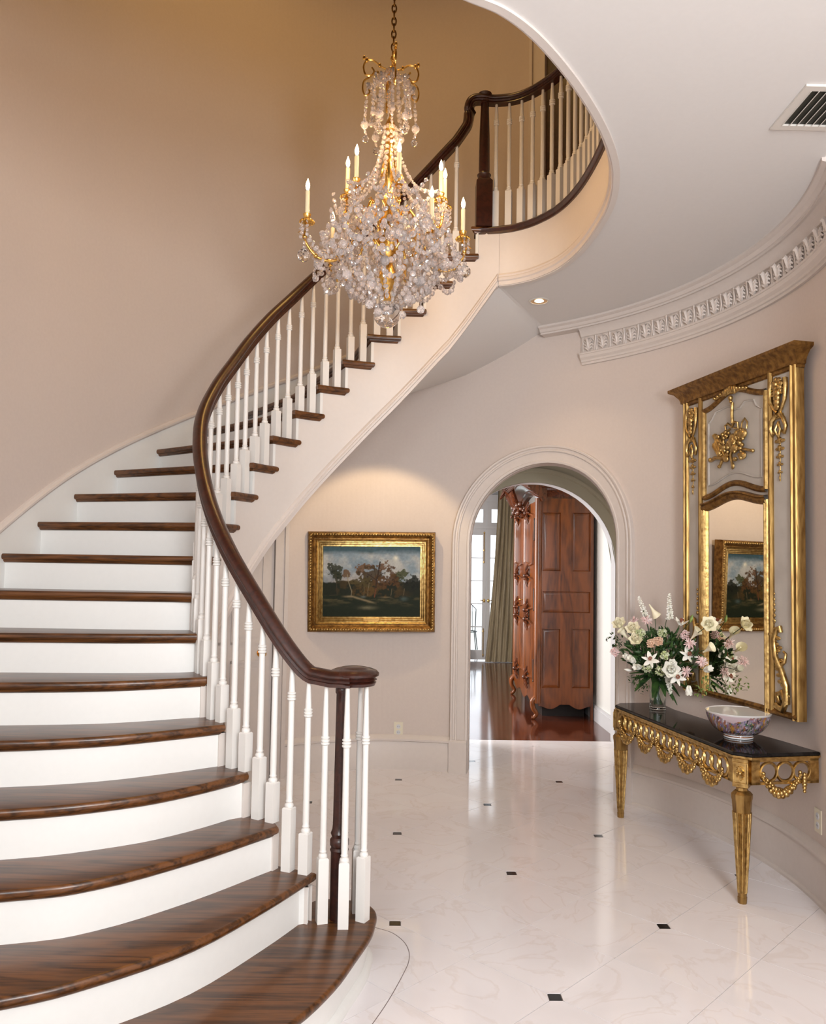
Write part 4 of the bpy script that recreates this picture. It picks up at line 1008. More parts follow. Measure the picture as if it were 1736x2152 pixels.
FLAB = ['cream rose at the upper left edge of the bouquet, beside the arch', 'cream calla lily pointing left below the outermost rose', 'cream rose second from the left in the bouquet', 'green and cream hyacinth spike in the upper left of the bouquet', 'pale pink nerine below the drooping calla at the top', 'cream calla lily drooping at the very top of the bouquet', 'leaning white delphinium spire, left of the two tall spires', 'tallest white delphinium spire rising straight above the bouquet', 'small pale pink nerine behind the two left roses', 'cream stock spike near the middle top of the bouquet', 'peach hyacinth head left of centre in the bouquet', 'peach hyacinth head at the centre, right of its twin', 'white lily with rust stamens left of centre low in the bouquet', 'pale green scabious in the middle of the bouquet', 'white tulip lowest but two on the left edge of the bouquet', 'white tulip overlapping its neighbour on the left edge of the bouquet', 'small white tulip low left, nearest the vase', 'closed white lily bud pointing left at the lowest left edge', 'full white peony low in front above the vase', 'white rosebud just above the low white peony', 'fluffy green and white viburnum low left above the vase', 'pale pink nerine low right above the hanging tulip', 'open white lily trumpet facing down right of the peony', 'white tulip hanging down right of the vase', 'large white lily with red throat right of centre', 'big pink nerine cluster in front of the mirror frame', 'small white tulip below the big pink nerine', 'cream rose on the gilt mirror frame, upper right of the bouquet', 'cream calla lily pointing right below the upper right rose', 'white lily opening upwards near the top right', 'green lily bud standing highest on the right', 'white calla lily lying level in front of the mirror glass', 'pink floret spray reaching furthest left over the arch casing', 'pink hyacinth head right of centre near the top', 'pink nerine between the pink hyacinth and the large lily', 'fluffy green viburnum beneath the lily on the left', 'cream rose tucked low behind the left calla', 'trailing white floret spray hanging in front of the glass vase']
def petal(mb, c, dirv, up, L_, w_, curl=.4, n=5):
    """a cupped strap petal from c along dirv, bending towards up"""
    c = Vector(c); d = Vector(dirv).normalized(); u = Vector(up).normalized(); sd = d.cross(u)
    if sd.length < 1e-4: sd = d.cross(Vector((1, .2, 0)))
    sd.normalize(); u = sd.cross(d).normalized(); rows = []
    for i in range(n):
        t = i/(n-1); wd = 1.45*w_*sin(pi*min(.97, .12+t*.88))**.7; p = c+d*(1.38*L_*t)+u*(curl*L_*t*t)
        rows.append([tuple(p-sd*wd*.5+u*wd*.18), tuple(p), tuple(p+sd*wd*.5+u*wd*.18)])
    mb.grid(rows)
def fit_front(p):
    """keep a flower in front of the mirror and wall"""
    p = Vector(p); q = Vector((0, 0, CAM_Z))
    for _ in range(40):
        a = (p-MA); dist = a.dot(MN)
        if dist > .115 and math.hypot(p.x-C[0], p.y-C[1]) < 2.14: break
        p = q+(p-q)*.985
    return p
random.seed(21)
vib_cols = GREENP
for (kind, x, y, z), lab in zip(FLW, FLAB):
    p = fit_front((x, y, z)); out = (p-NECK); outn = out.normalized(); face = (outn*.6+Vector((-.25, -.75, .15))).normalized()
    if kind != 'delph': p = p+Vector((-.3, -.9, 0))*.035
    catn = {'rose': 'rose', 'calla': 'calla_lily', 'nerine': 'nerine', 'delph': 'delphinium', 'hyac_green': 'hyacinth', 'hyac_cream': 'stock_flower', 'hyac_peach': 'hyacinth', 'hyac_pink': 'hyacinth', 'lily': 'lily', 'lily_up': 'lily', 'lilybud': 'lily_bud', 'scab': 'scabious', 'tulip': 'tulip', 'peony': 'peony', 'rosebud': 'rose', 'vib': 'viburnum'}[kind]
    fe = empty(catn, tuple(p), lab, 'flower', 'flowers in the glass vase'); del fe['group']
    mb = MB(); mat = WHITEP
    if kind in ('rose', 'rosebud', 'peony'):
        R0 = {'rose': .027, 'rosebud': .015, 'peony': .030}[kind]; mat = CREAMP if kind == 'rose' else WHITEP
        a = face.cross(Vector((0, 0, 1))).normalized(); b = a.cross(face)
        mb.ball(tuple(p-face*R0*.1), R0*.62, 10, 7)
        for ring, (cnt, rr, tl) in enumerate(((3, .45, .9), (5, .75, .6), (6, 1.0, .15))):
            for j in range(cnt):
                q = 2*pi*j/cnt+ring; dr_ = a*cos(q)+b*sin(q); petal(mb, p+dr_*R0*rr*.35-face*R0*.5, dr_*(1.1-tl)+face*(tl+.35), -dr_*(tl)+face, R0*1.35, R0*1.25, .25)
    elif kind == 'tulip':
        R0 = .017; ax = (outn*.9+Vector((0, 0, -.35 if z < 1.0 else .1))).normalized()
        if z < .9: ax = Vector((0, 0, -1))
        a = ax.cross(Vector((.3, 1, .1))).normalized(); b = a.cross(ax)
        for j in range(6):
            q = 2*pi*j/6; dr_ = a*cos(q)+b*sin(q); petal(mb, p-ax*R0*1.1, ax+dr_*.55, -dr_, R0*2.6, R0*1.5, .22, 6)
    elif kind == 'calla':
        ax = outn if z < 1.3 else Vector((.5, -.3, -.9)).normalized(); a = ax.cross(Vector((0, 0, 1))).normalized(); b = a.cross(ax); rows = []; mat = CREAMP
        for i in range(9):
            t = i/8; rr = .004+.006*t+.020*t**3; rows.append([tuple(p+ax*(.075*(t-.85)+.012*t**4*(1+cos(q)))+a*rr*cos(q)+b*rr*sin(q)) for q in np.linspace(0, 2*pi*.97, 14)])
        mb.grid(rows, closeu=True); mb.tube([tuple(p-ax*.04), tuple(p+ax*.012)], .004, 6)
    elif kind in ('lily', 'lily_up'):
        ax = face if kind == 'lily' else (outn+Vector((0, 0, .8))).normalized(); a = ax.cross(Vector((0, .2, 1))).normalized(); b = a.cross(ax)
        for j in range(6):
            q = 2*pi*j/6+.3; dr_ = a*cos(q)+b*sin(q); petal(mb, p-ax*.012, dr_*(1.0 if kind == 'lily' else .5)+ax*.7, -ax*.9+dr_*.4, .040, .019 if j % 2 else .013, .38, 7)
    elif kind == 'lilybud':
        mat = LEAFL if z > 1.2 else WHITEP; ax = (outn+Vector((0, 0, .5 if z > 1.2 else -.1))).normalized()
        mb.tube([tuple(p+ax*t_) for t_ in np.linspace(-.025, .03, 7)], lambda t: .0095*sin(pi*min(.98, .08+t*.9)), 8)
    elif kind == 'nerine':
        mat = PINKP
        for j in range(9 if z > 1 else 8):
            d0 = Vector((random.gauss(0, 1), random.gauss(0, 1), random.gauss(0, 1))).normalized()*.6+face*.7; c_ = p+d0*.014
            for k_ in range(6):
                e0 = (d0.normalized()*.6+Vector((random.gauss(0, 1), random.gauss(0, 1), random.gauss(0, 1))).normalized()).normalized(); petal(mb, c_, e0, -d0, .024, .0045, .55, 5)
    elif kind.startswith('hyac') or kind in ('delph', 'vib', 'scab'):
        mat = {'hyac_green': GREENP, 'hyac_cream': GREENP, 'hyac_peach': PEACHP, 'hyac_pink': PINKP, 'delph': WHITEP, 'vib': GREENP, 'scab': GREENP}[kind]
        if kind == 'vib': L1, rr0, cnt = .03, .03, 60
        elif kind == 'scab': L1, rr0, cnt = .0, .022, 34
        elif kind == 'delph': L1, rr0, cnt = .16, .012, 34
        elif kind == 'hyac_pink': L1, rr0, cnt = .05, .017, 26
        else: L1, rr0, cnt = .045, .021, 36
        ax = (outn+Vector((0, 0, .6))).normalized() if kind != 'delph' else (Vector((-.35, .1, 1)).normalized() if x < 1.6 else Vector((-.02, 0, 1)))
        if lab.startswith('trailing'): ax = Vector((.1, -.2, -1)).normalized(); L1 = .12
        for j in range(cnt):
            t = j/cnt; q = j*2.4; a = ax.cross(Vector((.3, 1, .2))).normalized(); b = a.cross(ax); rr = rr0*(1-.55*t if kind == 'delph' else (.7+.5*sin(pi*t)))*random.uniform(.6, 1.05)
            if kind in ('vib', 'scab'): dv = Vector((random.gauss(0, 1), random.gauss(0, 1), random.gauss(0, 1))).normalized(); c_ = p+dv*rr0*random.uniform(.6, 1)
            else: dv = a*cos(q)+b*sin(q); c_ = p+ax*L1*(t-.5)+dv*rr
            s_ = .0062 if kind != 'vib' else .0045
            if kind == 'delph': s_ = .0095*(1-.6*t)
            for k_ in range(4):
                e0 = (dv*.5+(a*cos(k_*pi/2+j)+b*sin(k_*pi/2+j))).normalized(); petal(mb, c_, e0, dv, s_*1.3, s_*1.2, .2, 3)
    bl_ = mb.build('blossom', mat, fe, origin=tuple(p), smooth=0 if kind in ('nerine',) else 50)
    if kind in ('lily', 'lily_up'):
        m2 = MB(); ax = face if kind == 'lily' else outn
        for j in range(6): q = 2*pi*j/6; e0 = (ax+Vector((cos(q)*.35, 0, sin(q)*.35))).normalized(); m2.tube([tuple(p), tuple(p+e0*.028)], .0012, 4); m2.ball(tuple(p+e0*.028), .0038, 5, 4, (1, 1, 1.8))
        m2.build('stamens', RUST, fe, origin=tuple(p))
    if kind not in ():
        m2 = MB(); mid = NECK.lerp(p, .55)+Vector((0, 0, .03)); a0 = NECK+Vector((random.uniform(-.02, .02), random.uniform(-.02, .02), -.04))
        end = p-outn*.012 if kind != 'delph' else p
        if z < .9: mid = NECK.lerp(p, .6)+Vector((.02, 0, .10)); 
        m2.tube(catmull([tuple(a0), tuple(mid), tuple(end)], 5), .0022, 5); m2.build('stem', LEAF, fe, origin=tuple(p), smooth=60)
# foliage mass
random.seed(5); mb = MB(); ml = MB()
BCN = Vector((1.585, 4.93, 1.06))
def leafshape(m, c, d, L_, w_, up): petal(m, c, d, up, L_, w_, -.15, 5)
for i in range(520):
    dv = Vector((random.gauss(0, 1), random.gauss(0, 1), random.gauss(0, 1))).normalized(); q = random.uniform(.3, 1)**.6
    t = Vector((.80, -.60, 0)); nn = Vector((-.6, -.8, 0))
    c_ = BCN+t*(dv.x*.235*q)+nn*(dv.y*.06*q-.015)+Vector((0, 0, dv.z*.150*q)); c_ = fit_front(c_)
    if c_.z < .93 and abs((c_-vc).x) < .05: continue
    leafshape(mb, c_, (c_-NECK).normalized()+Vector((random.gauss(0, .5), random.gauss(0, .5), random.gauss(0, .4))), random.uniform(.024, .042), random.uniform(.008, .016), Vector((random.gauss(0, 1), -1, .5)))
for i in range(26):
    a = random.uniform(-1, 1); c_ = fit_front(NECK+Vector((a*.05, -.02, random.uniform(.0, .05)))); leafshape(mb, c_, Vector((a*1.1, -.45-.3*random.random(), random.uniform(-.55, .6))), random.uniform(.08, .15), random.uniform(.012, .03), Vector((0, -.2, 1)))
for bx, by, bz in ((1.46, 5.0, .90), (1.50, 4.97, .86), (1.80, 4.72, .93), (1.76, 4.74, .88), (1.38, 5.12, 1.10), (1.36, 5.15, 1.14)):
    for i in range(26):
        c_ = fit_front(Vector((bx, by, bz))+Vector((random.gauss(0, .022), random.gauss(0, .02), random.gauss(0, .022)))); leafshape(ml if bx > 1.7 else mb, c_, Vector((random.gauss(0, 1), random.gauss(0, 1), random.gauss(0, 1))), .016, .008, Vector((0, 0, 1)))
mb.build('bouquet_foliage', LEAF, None, origin=tuple(NECK), smooth=0, kind='stuff', label='dense dark green leaves of the bouquet on the console table', category='foliage')
ml.build('light_foliage', LEAFL, None, origin=tuple(NECK), smooth=0, kind='stuff', label='light green trailing sprigs of the bouquet in front of the mirror frame', category='foliage')

# ------------------------------------------------------------------ outlets
def outlet(th, z, b, lab):
    M_ = flat_map(th); o0 = tuple(M_ @ Vector((0, 0, z))); e = empty('wall_outlet', o0, lab, 'outlet')
    mb = MB(M_); mb.prism([(-.035, 0), (.035, 0), (.035, .006), (-.035, .006)], z-.057, z+.057); mb.v = [(x, y+b, zz) for x, y, zz in mb.v]; mb.build('cover_plate', OUTLET, e, origin=o0, smooth=0)
    for s1 in (-1, 1):
        mb = MB(M_); mb.tube([(0, b+.005, z+s1*.022), (0, b+.0085, z+s1*.022)], .017, 14); mb.build('socket', WINW, e, origin=o0, smooth=30)
        mb = MB(M_); mb.box((-.007, b+.0084, z+s1*.022-.004), (-.005, b+.009, z+s1*.022+.005)); mb.box((.005, b+.0084, z+s1*.022-.004), (.007, b+.009, z+s1*.022+.005)); mb.build('slot', DARKM, e, origin=o0, smooth=0)
outlet(4.6, .305, .0, 'ivory wall outlet under the painting, above the baseboard')
outlet(94.2, .375, .0, 'ivory wall outlet beside the console table, at the right edge')

# ------------------------------------------------------------------ ceiling fittings
dl = empty('recessed_downlight', (.886, 5.308, ZC), 'small round recessed downlight glowing in the ceiling by the stair corner', 'downlight')
mb = MB(); mb.lathe([(.056, -.001), (.070, -.001), (.072, -.004), (.070, -.006), (.058, -.006), (.055, -.002)], (.886, 5.308, ZC), 32); mb.build('trim_ring', VENTM, dl, origin=(.886, 5.308, ZC), smooth=40)
mb = MB(); mb.lathe([(.0565, -.0035), (.050, -.0030), (.040, -.0024), (.030, -.0018)], (.886, 5.308, ZC), 32); mb.f = [f for f in mb.f if len(f) == 4]; mb.build('reflector', REFL, dl, origin=(.886, 5.308, ZC), smooth=60)
mb = MB(); mb.lathe([(.0, -.010), (.018, -.009), (.030, -.0035), (.031, -.0012)], (.886, 5.308, ZC), 24); mb.build('bulb', LAMPG, dl, origin=(.886, 5.308, ZC), smooth=60)
vt = empty('ceiling_vent', (1.66, 3.0, ZC), 'rectangular white air vent with angled slats in the ceiling at the right', 'vent')
vx0, vx1, vy0, vy1 = 1.462, 1.90, 2.856, 3.15
mb = MB()
mb.box((vx0, vy0, ZC-.010), (vx1, vy0+.03, ZC-.0005)); mb.box((vx0, vy1-.03, ZC-.010), (vx1, vy1, ZC-.0005)); mb.box((vx0, vy0+.03, ZC-.010), (vx0+.035, vy1-.03, ZC-.0005)); mb.box((vx1-.035, vy0+.03, ZC-.010), (vx1, vy1-.03, ZC-.0005))
mb.build('vent_frame', VENTM, vt, origin=(1.66, 3.0, ZC), smooth=0)
mb = MB(); mb.box((vx0+.03, vy0+.025, ZC-.0018), (vx1-.03, vy1-.025, ZC-.0006)); mb.build('duct_opening', DARKM, vt, origin=(1.66, 3.0, ZC), smooth=0)
mb = MB(); mb.add([(0, vy0+.03, ZC-.002), (.003, vy0+.03, ZC-.002), (-.008, vy0+.03, ZC-.013), (-.010, vy0+.03, ZC-.012), (0, vy1-.03, ZC-.002), (.003, vy1-.03, ZC-.002), (-.008, vy1-.03, ZC-.013), (-.010, vy1-.03, ZC-.012)], [(0, 1, 2, 3), (7, 6, 5, 4), (0, 4, 5, 1), (1, 5, 6, 2), (2, 6, 7, 3), (3, 7, 4, 0)])
o = mb.build('slat', VENTM, None, smooth=0); SM = o.data; bpy.data.objects.remove(o)
for x in np.arange(vx0+.04, vx1-.05, .030): link('slat', SM, (x, 0, 0), vt)

# ------------------------------------------------------------------ chandelier
AXS = Vector((-.105, 3.95, 0)); CZ = 3.3
ch = empty('chandelier', (AXS.x, AXS.y, 2.80), 'gilt bronze chandelier with lit electric candles and dense crystal bead swags', 'chandelier')
co = (AXS.x, AXS.y, 2.80)
def cb(mb, name, mat, smooth=50, **k): return mb.build(name, mat, ch, origin=co, smooth=smooth, **k)
def A(dx, dy, z): return (AXS.x+dx, AXS.y+dy, z)
# chain
mb = MB(); lk = [(.011*cos(a), 0, .022*sin(a)) for a in np.linspace(0, 2*pi, 13)]; mb.tube(lk, .0042, 6, cap=False); o = mb.build('chain_link', GOLDD, None, smooth=60); LKM = o.data; bpy.data.objects.remove(o)
z = 4.225; i = 0
while z < 6.78:
    link('chain_link', LKM, (AXS.x+.010, AXS.y, z), ch, pi/2*(i % 2)); z += .034; i += 1
mb = MB(); mb.tube([A(.005, 0, 4.02), A(.008, 0, 4.20)], .006, 8); mb.ball(A(.0, 0, 4.10), .018, 10, 7, (1, 1, 1.4)); mb.ball(A(.006, 0, 4.165), .011, 10, 7, (1, 1, 1.6)); cb(mb, 'hook', ORMOLU)
# crown of six scrolls
for i in range(4):
    a = i*pi/2+.18; ca, sa = cos(a), sin(a); f = lambda r, z: A(r*ca, r*sa, z)
    mb = MB()
    mb.tube(catmull([f(.010, 4.10), f(.05, 4.115), f(.09, 4.140), f(.125, 4.138), f(.142, 4.105), f(.132, 4.065), f(.105, 4.06), f(.088, 4.085), f(.100, 4.105)], 4), lambda t: .0048, 6)
    mb.tube(catmull([f(.012, 4.08), f(.04, 4.085), f(.07, 4.07), f(.09, 4.085)], 4), .004, 6)
    mb.tube(catmull([f(.105, 4.055), f(.138, 4.03), f(.144, 3.985), f(.130, 3.955), f(.110, 3.97), f(.112, 3.995)], 4), .0045, 6)
    for q, (r1, z1) in enumerate(((.06, 4.122), (.125, 4.14), (.140, 4.150), (.07, 4.08))): mb.ball(f(r1, z1), .0085, 6, 4, (1, 1, 1.5))
    cb(mb, 'crown_scroll', ORMOLU)
# stem
mb = MB(); mb.lathe([(.006, 3.86), (.018, 3.84), (.030, 3.81), (.022, 3.79), (.014, 3.77), (.020, 3.74), (.026, 3.70), (.018, 3.66), (.024, 3.64), (.040, 3.60), (.046, 3.55), (.034, 3.50), (.020, 3.46), (.032, 3.44), (.036, 3.42), (.024, 3.40), (.028, 3.36), (.052, 3.30), (.060, 3.24), (.045, 3.16), (.025, 3.10), (.040, 3.06), (.055, 3.03), (.030, 2.98), (.012, 2.95), (0, 2.94)], (AXS.x, AXS.y, 0), 20); cb(mb, 'stem', ORMOLU, 40)
mb = MB(); mb.tube([A(0, 0, 3.86), A(0, 0, 4.08)], .006, 8); cb(mb, 'rod', ORMOLU)
CAND = [(-.39, -.16, 3.43), (.375, -.02, 3.42), (.215, -.09, 3.44), (.142, .25, 3.43), (-.30, .20, 3.43), (-.215, .06, 3.66), (-.16, -.09, 3.645), (.050, -.10, 3.66), (.265, .085, 3.665), (.290, .16, 3.66)]
CANDM = {}
def proto(key, fn, mat, nm, smooth=50):
    if key not in CANDM:
        mb = MB(); fn(mb); o = mb.build(nm, mat, None, smooth=smooth); CANDM[key] = o.data; bpy.data.objects.remove(o)
    return CANDM[key]
CM_ = proto('c', lambda mb: mb.lathe([(.0105, 0), (.0108, .118), (.0095, .122), (.004, .124)], (0, 0, 0), 12), CANDLE, 'candle_sleeve')
FM_ = proto('f', lambda mb: mb.lathe([(.003, 0), (.008, .008), (.0105, .020), (.0095, .033), (.005, .046), (.0015, .056), (0, .060)], (0, 0, 0), 10), FLAME, 'candle_bulb')
def cupf(mb):
    mb.lathe([(.004, -.055), (.010, -.050), (.006, -.044), (.012, -.040), (.030, -.034), (.036, -.026), (.034, -.022), (.016, -.020), (.011, -.012), (.016, -.004), (.019, .004), (.020, .010), (.017, .012), (.012, .010)], (0, 0, 0), 16)
    for j in range(14):
        a = j*2*pi/14; mb.ball((.034*cos(a), .034*sin(a), -.030), .0055, 5, 4)
CU_ = proto('u', cupf, ORMOLU, 'candle_cup')
for i, (dx, dy, zf) in enumerate(CAND):
    zc_ = zf-.165; R0 = math.hypot(dx, dy); ca, sa = dx/R0, dy/R0; f = lambda r, z: A(r*ca, r*sa, z)
    mb = MB()
    if zf < 3.5: pts = [f(.03, 3.16), f(.10, 3.24), f(.17, 3.20), f(R0*.62, 3.08), f(R0*.85, 3.07), f(R0, 3.13), f(R0*1.02, 3.18), f(R0, zc_-.05)]
    else: pts = [f(.03, 3.22), f(.07, 3.36), f(.10, 3.40), f(R0*.75, 3.30), f(R0*.98, 3.33), f(R0*1.03, 3.39), f(R0, zc_-.05)]
    P_ = catmull(pts, 5); mb.tube(P_, lambda t: .0085-.003*t, 8)
    for q in (.25, .45, .62, .8): c_ = P_[int(q*(len(P_)-1))]; mb.ball(c_, .012, 8, 5); mb.tube([c_, (c_[0]+ca*.02, c_[1]+sa*.02, c_[2]+.028), (c_[0]+ca*.035, c_[1]+sa*.035, c_[2]+.015)], lambda t: .005*(1-.6*t), 5)
    am = cb(mb, 'arm', ORMOLU)
    link('candle_cup', CU_, A(dx, dy, zc_), am); link('candle_sleeve', CM_, A(dx, dy, zc_+.004), am); link('candle_bulb', FM_, A(dx, dy, zc_+.128), am)
    l = bpy.data.lights.new('candle_light', 'POINT'); l.energy = 2.0; l.color = (1, .62, .30); l.shadow_soft_size = .012
    lo = bpy.data.objects.new('candle_light', l); COL.objects.link(lo); place(lo, A(dx, dy, zc_+.205), ch)
# crystal beads
random.seed(9)
def bead(mb, c, r):
    """octagonal cut bead: flat, facetted"""
    rz = random.uniform(0, pi); rx = random.gauss(0, .25); R3 = Matrix.Rotation(rz, 3, 'Z') @ Matrix.Rotation(rx+pi/2, 3, 'X'); vs = []
    for rr, h in ((.6, .42), (1, .0), (.6, -.42)):
        for j in range(8): a = j*pi/4+(0 if rr == 1 else pi/8); vs.append(Vector(c)+R3 @ Vector((r*rr*cos(a), r*rr*sin(a), r*h)))
    fs = [tuple(range(8)), tuple(range(16, 24))[::-1]]
    for j in range(8):
        k = (j+1) % 8; fs += [(j, 8+j, 8+k), (j, 8+k, k)] ; fs += [(8+j, 16+j, 8+k), (8+k, 16+j, 16+k)]
    mb.add(vs, fs)
def strand(pa, pb, sag, r=.0105, name='crystal_strand', out=0.0, gap=1.9):
    r = r*1.13
    pa = Vector(pa); pb = Vector(pb); L_ = (pb-pa).length; L_ = L_+2.4*abs(sag)**2/max(L_, .02)+abs(out)*.6; n = max(2, int(L_/(r*gap))); mb = MB()
    for i in range(n+1):
        f = i/n; p = pa.lerp(pb, f); k_ = 4*f*(1-f); p.z -= sag*k_
        if out:
            m_ = (pa+pb)/2-Vector((AXS.x, AXS.y, 0)); m_.z = 0
            if m_.length > 1e-4: p += m_.normalized()*out*k_
        bead(mb, p, r*random.uniform(.85, 1.1))
    return cb(mb, name, CRYS, 0)
def rg(r, a, z): return A(r*cos(a), r*sin(a), z)
def crystal_ball(c, r, mat=None):
    mb = MB(); mb.ball(c, r, 14, 10); mb.tube([(c[0], c[1], c[2]+r*.9), (c[0], c[1], c[2]+r+.014)], .003, 5); return cb(mb, 'crystal_ball', mat or CRYS, 0)
# top tier
for i in range(12):
    a = i*pi/6+.12; R1 = .118 if i % 2 == 0 else .095
    zt = 4.02 if i % 2 == 0 else 4.05; zb_ = 3.835 if i % 2 == 0 else 3.865
    strand(rg(R1, a, zt), rg(R1+.012, a, zb_), 0)
    if i % 2 == 0:
        crystal_ball(rg(R1+.012, a, zb_-.028), .021); strand(rg(R1+.012, a, zb_-.055), rg(R1+.004, a, zb_-.075), 0, .007); crystal_ball(rg(R1+.006, a, zb_-.102), .017, BALLG)
    else: crystal_ball(rg(R1+.012, a, zb_-.022), .014)
    a2 = a+pi/6; strand(rg(R1, a, zt), rg(.118 if i % 2 else .095, a2, 4.05 if i % 2 == 0 else 4.02), .045, .0095)
    strand(rg(.03, a, 4.09), rg(R1, a, zt), .02, .0095)
for i in range(6):
    a = i*pi/3+.6; strand(rg(.04, a, 4.07), rg(.05, a, 3.86), 0, .0105); strand(rg(.11, a, 3.90), rg(.03, a+.3, 3.80), .05, .008)
# tent strands from the neck to the rim
for i in range(12):
    a = i*pi/6+.2; R1 = .26 if i % 2 else .20
    strand(rg(.028, a, 3.80), rg(R1, a, 3.44 if i % 2 else 3.40), .10, .0095 if i % 2 else .0115, out=-.03)
    strand(rg(R1, a, 3.43), rg(R1+.02, a+.5, 3.43), .06, .011)
# body: swags, curtains and basket
tiers = [(.24, 3.36, 9, .09, .014), (.31, 3.29, 11, .10, .0145), (.17, 3.26, 8, .09, .014), (.34, 3.19, 11, .10, .0145), (.24, 3.12, 9, .10, .014), (.36, 3.10, 12, .08, .013), (.19, 3.04, 9, .08, .014)]
for R1, z1, cnt, sg, rb in tiers:
    for i in range(cnt):
        a = 2*pi*i/cnt+z1*7; a2 = 2*pi*(i+1)/cnt+z1*7
        strand(rg(R1, a, z1+random.uniform(-.02, .02)), rg(R1, a2, z1+random.uniform(-.02, .02)), sg, rb, out=.02)
for i in range(19):
    a = 2*pi*i/19; strand(rg(.27, a, 3.18), rg(.10, a+.1, 2.905+.01*(i % 2)), .035, .014, out=.05)
for i in range(9):
    a = 2*pi*i/9+.2; strand(rg(.16, a, 3.10), rg(.055, a, 2.87), .0, .0135, out=.03)
for i in range(8):
    a = 2*pi*i/8+.2; strand(rg(.10, a, 3.34), rg(.20, a, 3.14), .0, .0135, out=.04)
for i, (dx, dy, zf) in enumerate(CAND):
    R0 = math.hypot(dx, dy); a = atan2(dy, dx); zc_ = zf-.165
    for j in range(4):
        b = a+(j-1.5)*.9; p0 = A(dx+.030*cos(b), dy+.030*sin(b), zc_-.036); strand(p0, (p0[0], p0[1], p0[2]-.055-.01*(j % 2)), 0, .0085)
    strand(A(dx, dy, zc_-.07), rg(R0*.55, a, zc_-.17), .06, .0105); strand(A(dx, dy, zc_-.09), rg(R0*.75, a+.35, zc_-.20), .05, .0105); strand(A(dx, dy, zc_-.09), rg(R0*.75, a-.35, zc_-.20), .05, .0105)
    if zf < 3.5: crystal_ball(rg(R0*1.03, a, zc_-.195), .031, BALLG if i < 2 else CRYS); strand(rg(R0, a, zc_-.06), rg(R0*1.03, a, zc_-.155), 0, .010)
for r1, a, z1, rb in ((.27, -1.9, 3.215, .033), (.30, -.9, 3.205, .034), (.16, -1.45, 3.185, .034), (.10, -1.2, 3.225, .022), (.31, -2.3, 3.105, .022), (.24, -2.5, 2.99, .024), (.18, -2.0, 2.93, .022), (.10, -2.6, 2.875, .022),
                     (.12, -.5, 2.905, .024), (.17, -.1, 2.865, .020), (.20, -.6, 2.975, .026), (.30, -.3, 3.07, .026), (.07, -2.2, 2.835, .022), (.34, -1.4, 3.12, .022), (.25, -1.6, 3.02, .024), (.12, .9, 2.87, .022)):
    crystal_ball(rg(r1, a, z1), rb)
mb = MB(); mb.ball((AXS.x, AXS.y, 2.842), .068, 20, 14); cb(mb, 'bottom_ball', BALLG, 60, label='large clear crystal ball at the bottom')
mb = MB(); mb.lathe([(.02, 2.905), (.03, 2.915), (.02, 2.93), (.012, 2.96)], (AXS.x, AXS.y, 0), 12); cb(mb, 'finial', ORMOLU)

# ------------------------------------------------------------------ the room beyond
mb = MB(); mb.box((2.05, 7.46, 0), (2.15, 13.95, 3.1)); struct(mb.build('wall_far_right', plain('far_white_paint', (.74, .74, .72), .5), smooth=0))
mb = MB(); mb.box((2.03, 7.46, 0), (2.05, 13.95, .16)); mb.box((2.022, 7.46, .0), (2.03, 13.95, .13)); struct(mb.build('baseboard_far', WINW, smooth=0))
mb = MB(); mb.box((-2.4, 7.43, -.05), (2.3, 13.95, 0)); struct(mb.build('floor_far', FLOORW, smooth=0))
mb = MB(); mb.box((-2.4, 7.3, 3.1), (2.3, 13.95, 3.2)); struct(mb.build('ceiling_far', CEIL, smooth=0))
mb = MB(); mb.box((-2.5, 7.46, 0), (-2.4, 13.95, 3.1)); mb.box((-2.4, 7.36, 0), (.26, 7.46, 3.1)); struct(mb.build('wall_far_left', PAINT, smooth=0))
FG = plain('far_wall_blue_grey', (.42, .44, .46), .6)
fd0, fd1 = .84, 1.99
mb = MB(); mb.box((-2.5, 13.75, 0), (fd0-.09, 13.9, 3.1)); mb.box((fd1+.05, 13.75, 0), (2.15, 13.9, 3.1)); mb.box((fd0-.09, 13.75, 2.82), (fd1+.05, 13.9, 3.1)); struct(mb.build('wall_far_end', FG, smooth=0))
fr = struct(empty('door_2', (1.42, 13.75, 0)))
mb = MB()
for a, b in (((fd0-.09, 2.72), (fd1+.05, 2.84)), ((fd0-.09, 2.25), (fd1+.05, 2.30))): mb.box((a[0], 13.68, a[1]), (b[0], 13.80, b[1]))
mb.box((fd0-.09, 13.68, 0), (fd0, 13.8, 2.84)); mb.box((fd1, 13.68, 0), (fd1+.05, 13.8, 2.84)); mb.build('door_frame', WINW, fr, origin=(1.42, 13.75, 0), smooth=0)
def sash(x0, x1, z0, z1, gx0, gx1, gz0, gz1, bars, nm):
    mb = MB(); y0, y1 = 13.70, 13.74
    mb.box((x0, y0, z0), (gx0, y1, z1)); mb.box((gx1, y0, z0), (x1, y1, z1)); mb.box((gx0, y0, z0), (gx1, y1, gz0)); mb.box((gx0, y0, gz1), (gx1, y1, z1))
    o_ = mb.build(nm, WINW, fr, origin=(1.42, 13.75, 0), smooth=0)
    hs = np.linspace(gz0, gz1, bars+1)
    for h in hs[1:-1]: mb = MB(); mb.box((gx0, y0+.01, h-.008), (gx1, y1-.01, h+.008)); mb.build('glazing_bar', WINW, o_, origin=(1.42, 13.75, h), smooth=0)
    for h0, h1 in zip(hs[:-1], hs[1:]): mb = MB(); mb.box((gx0, 13.718, h0), (gx1, 13.722, h1)); mb.build('pane', PANE, o_, origin=(1.42, 13.75, h0), smooth=0)
sash(fd0, 1.418, .02, 2.25, .95, 1.354, .18, 2.145, 5, 'door_leaf'); sash(1.422, fd1, .02, 2.25, 1.487, 1.90, .18, 2.145, 5, 'door_leaf')
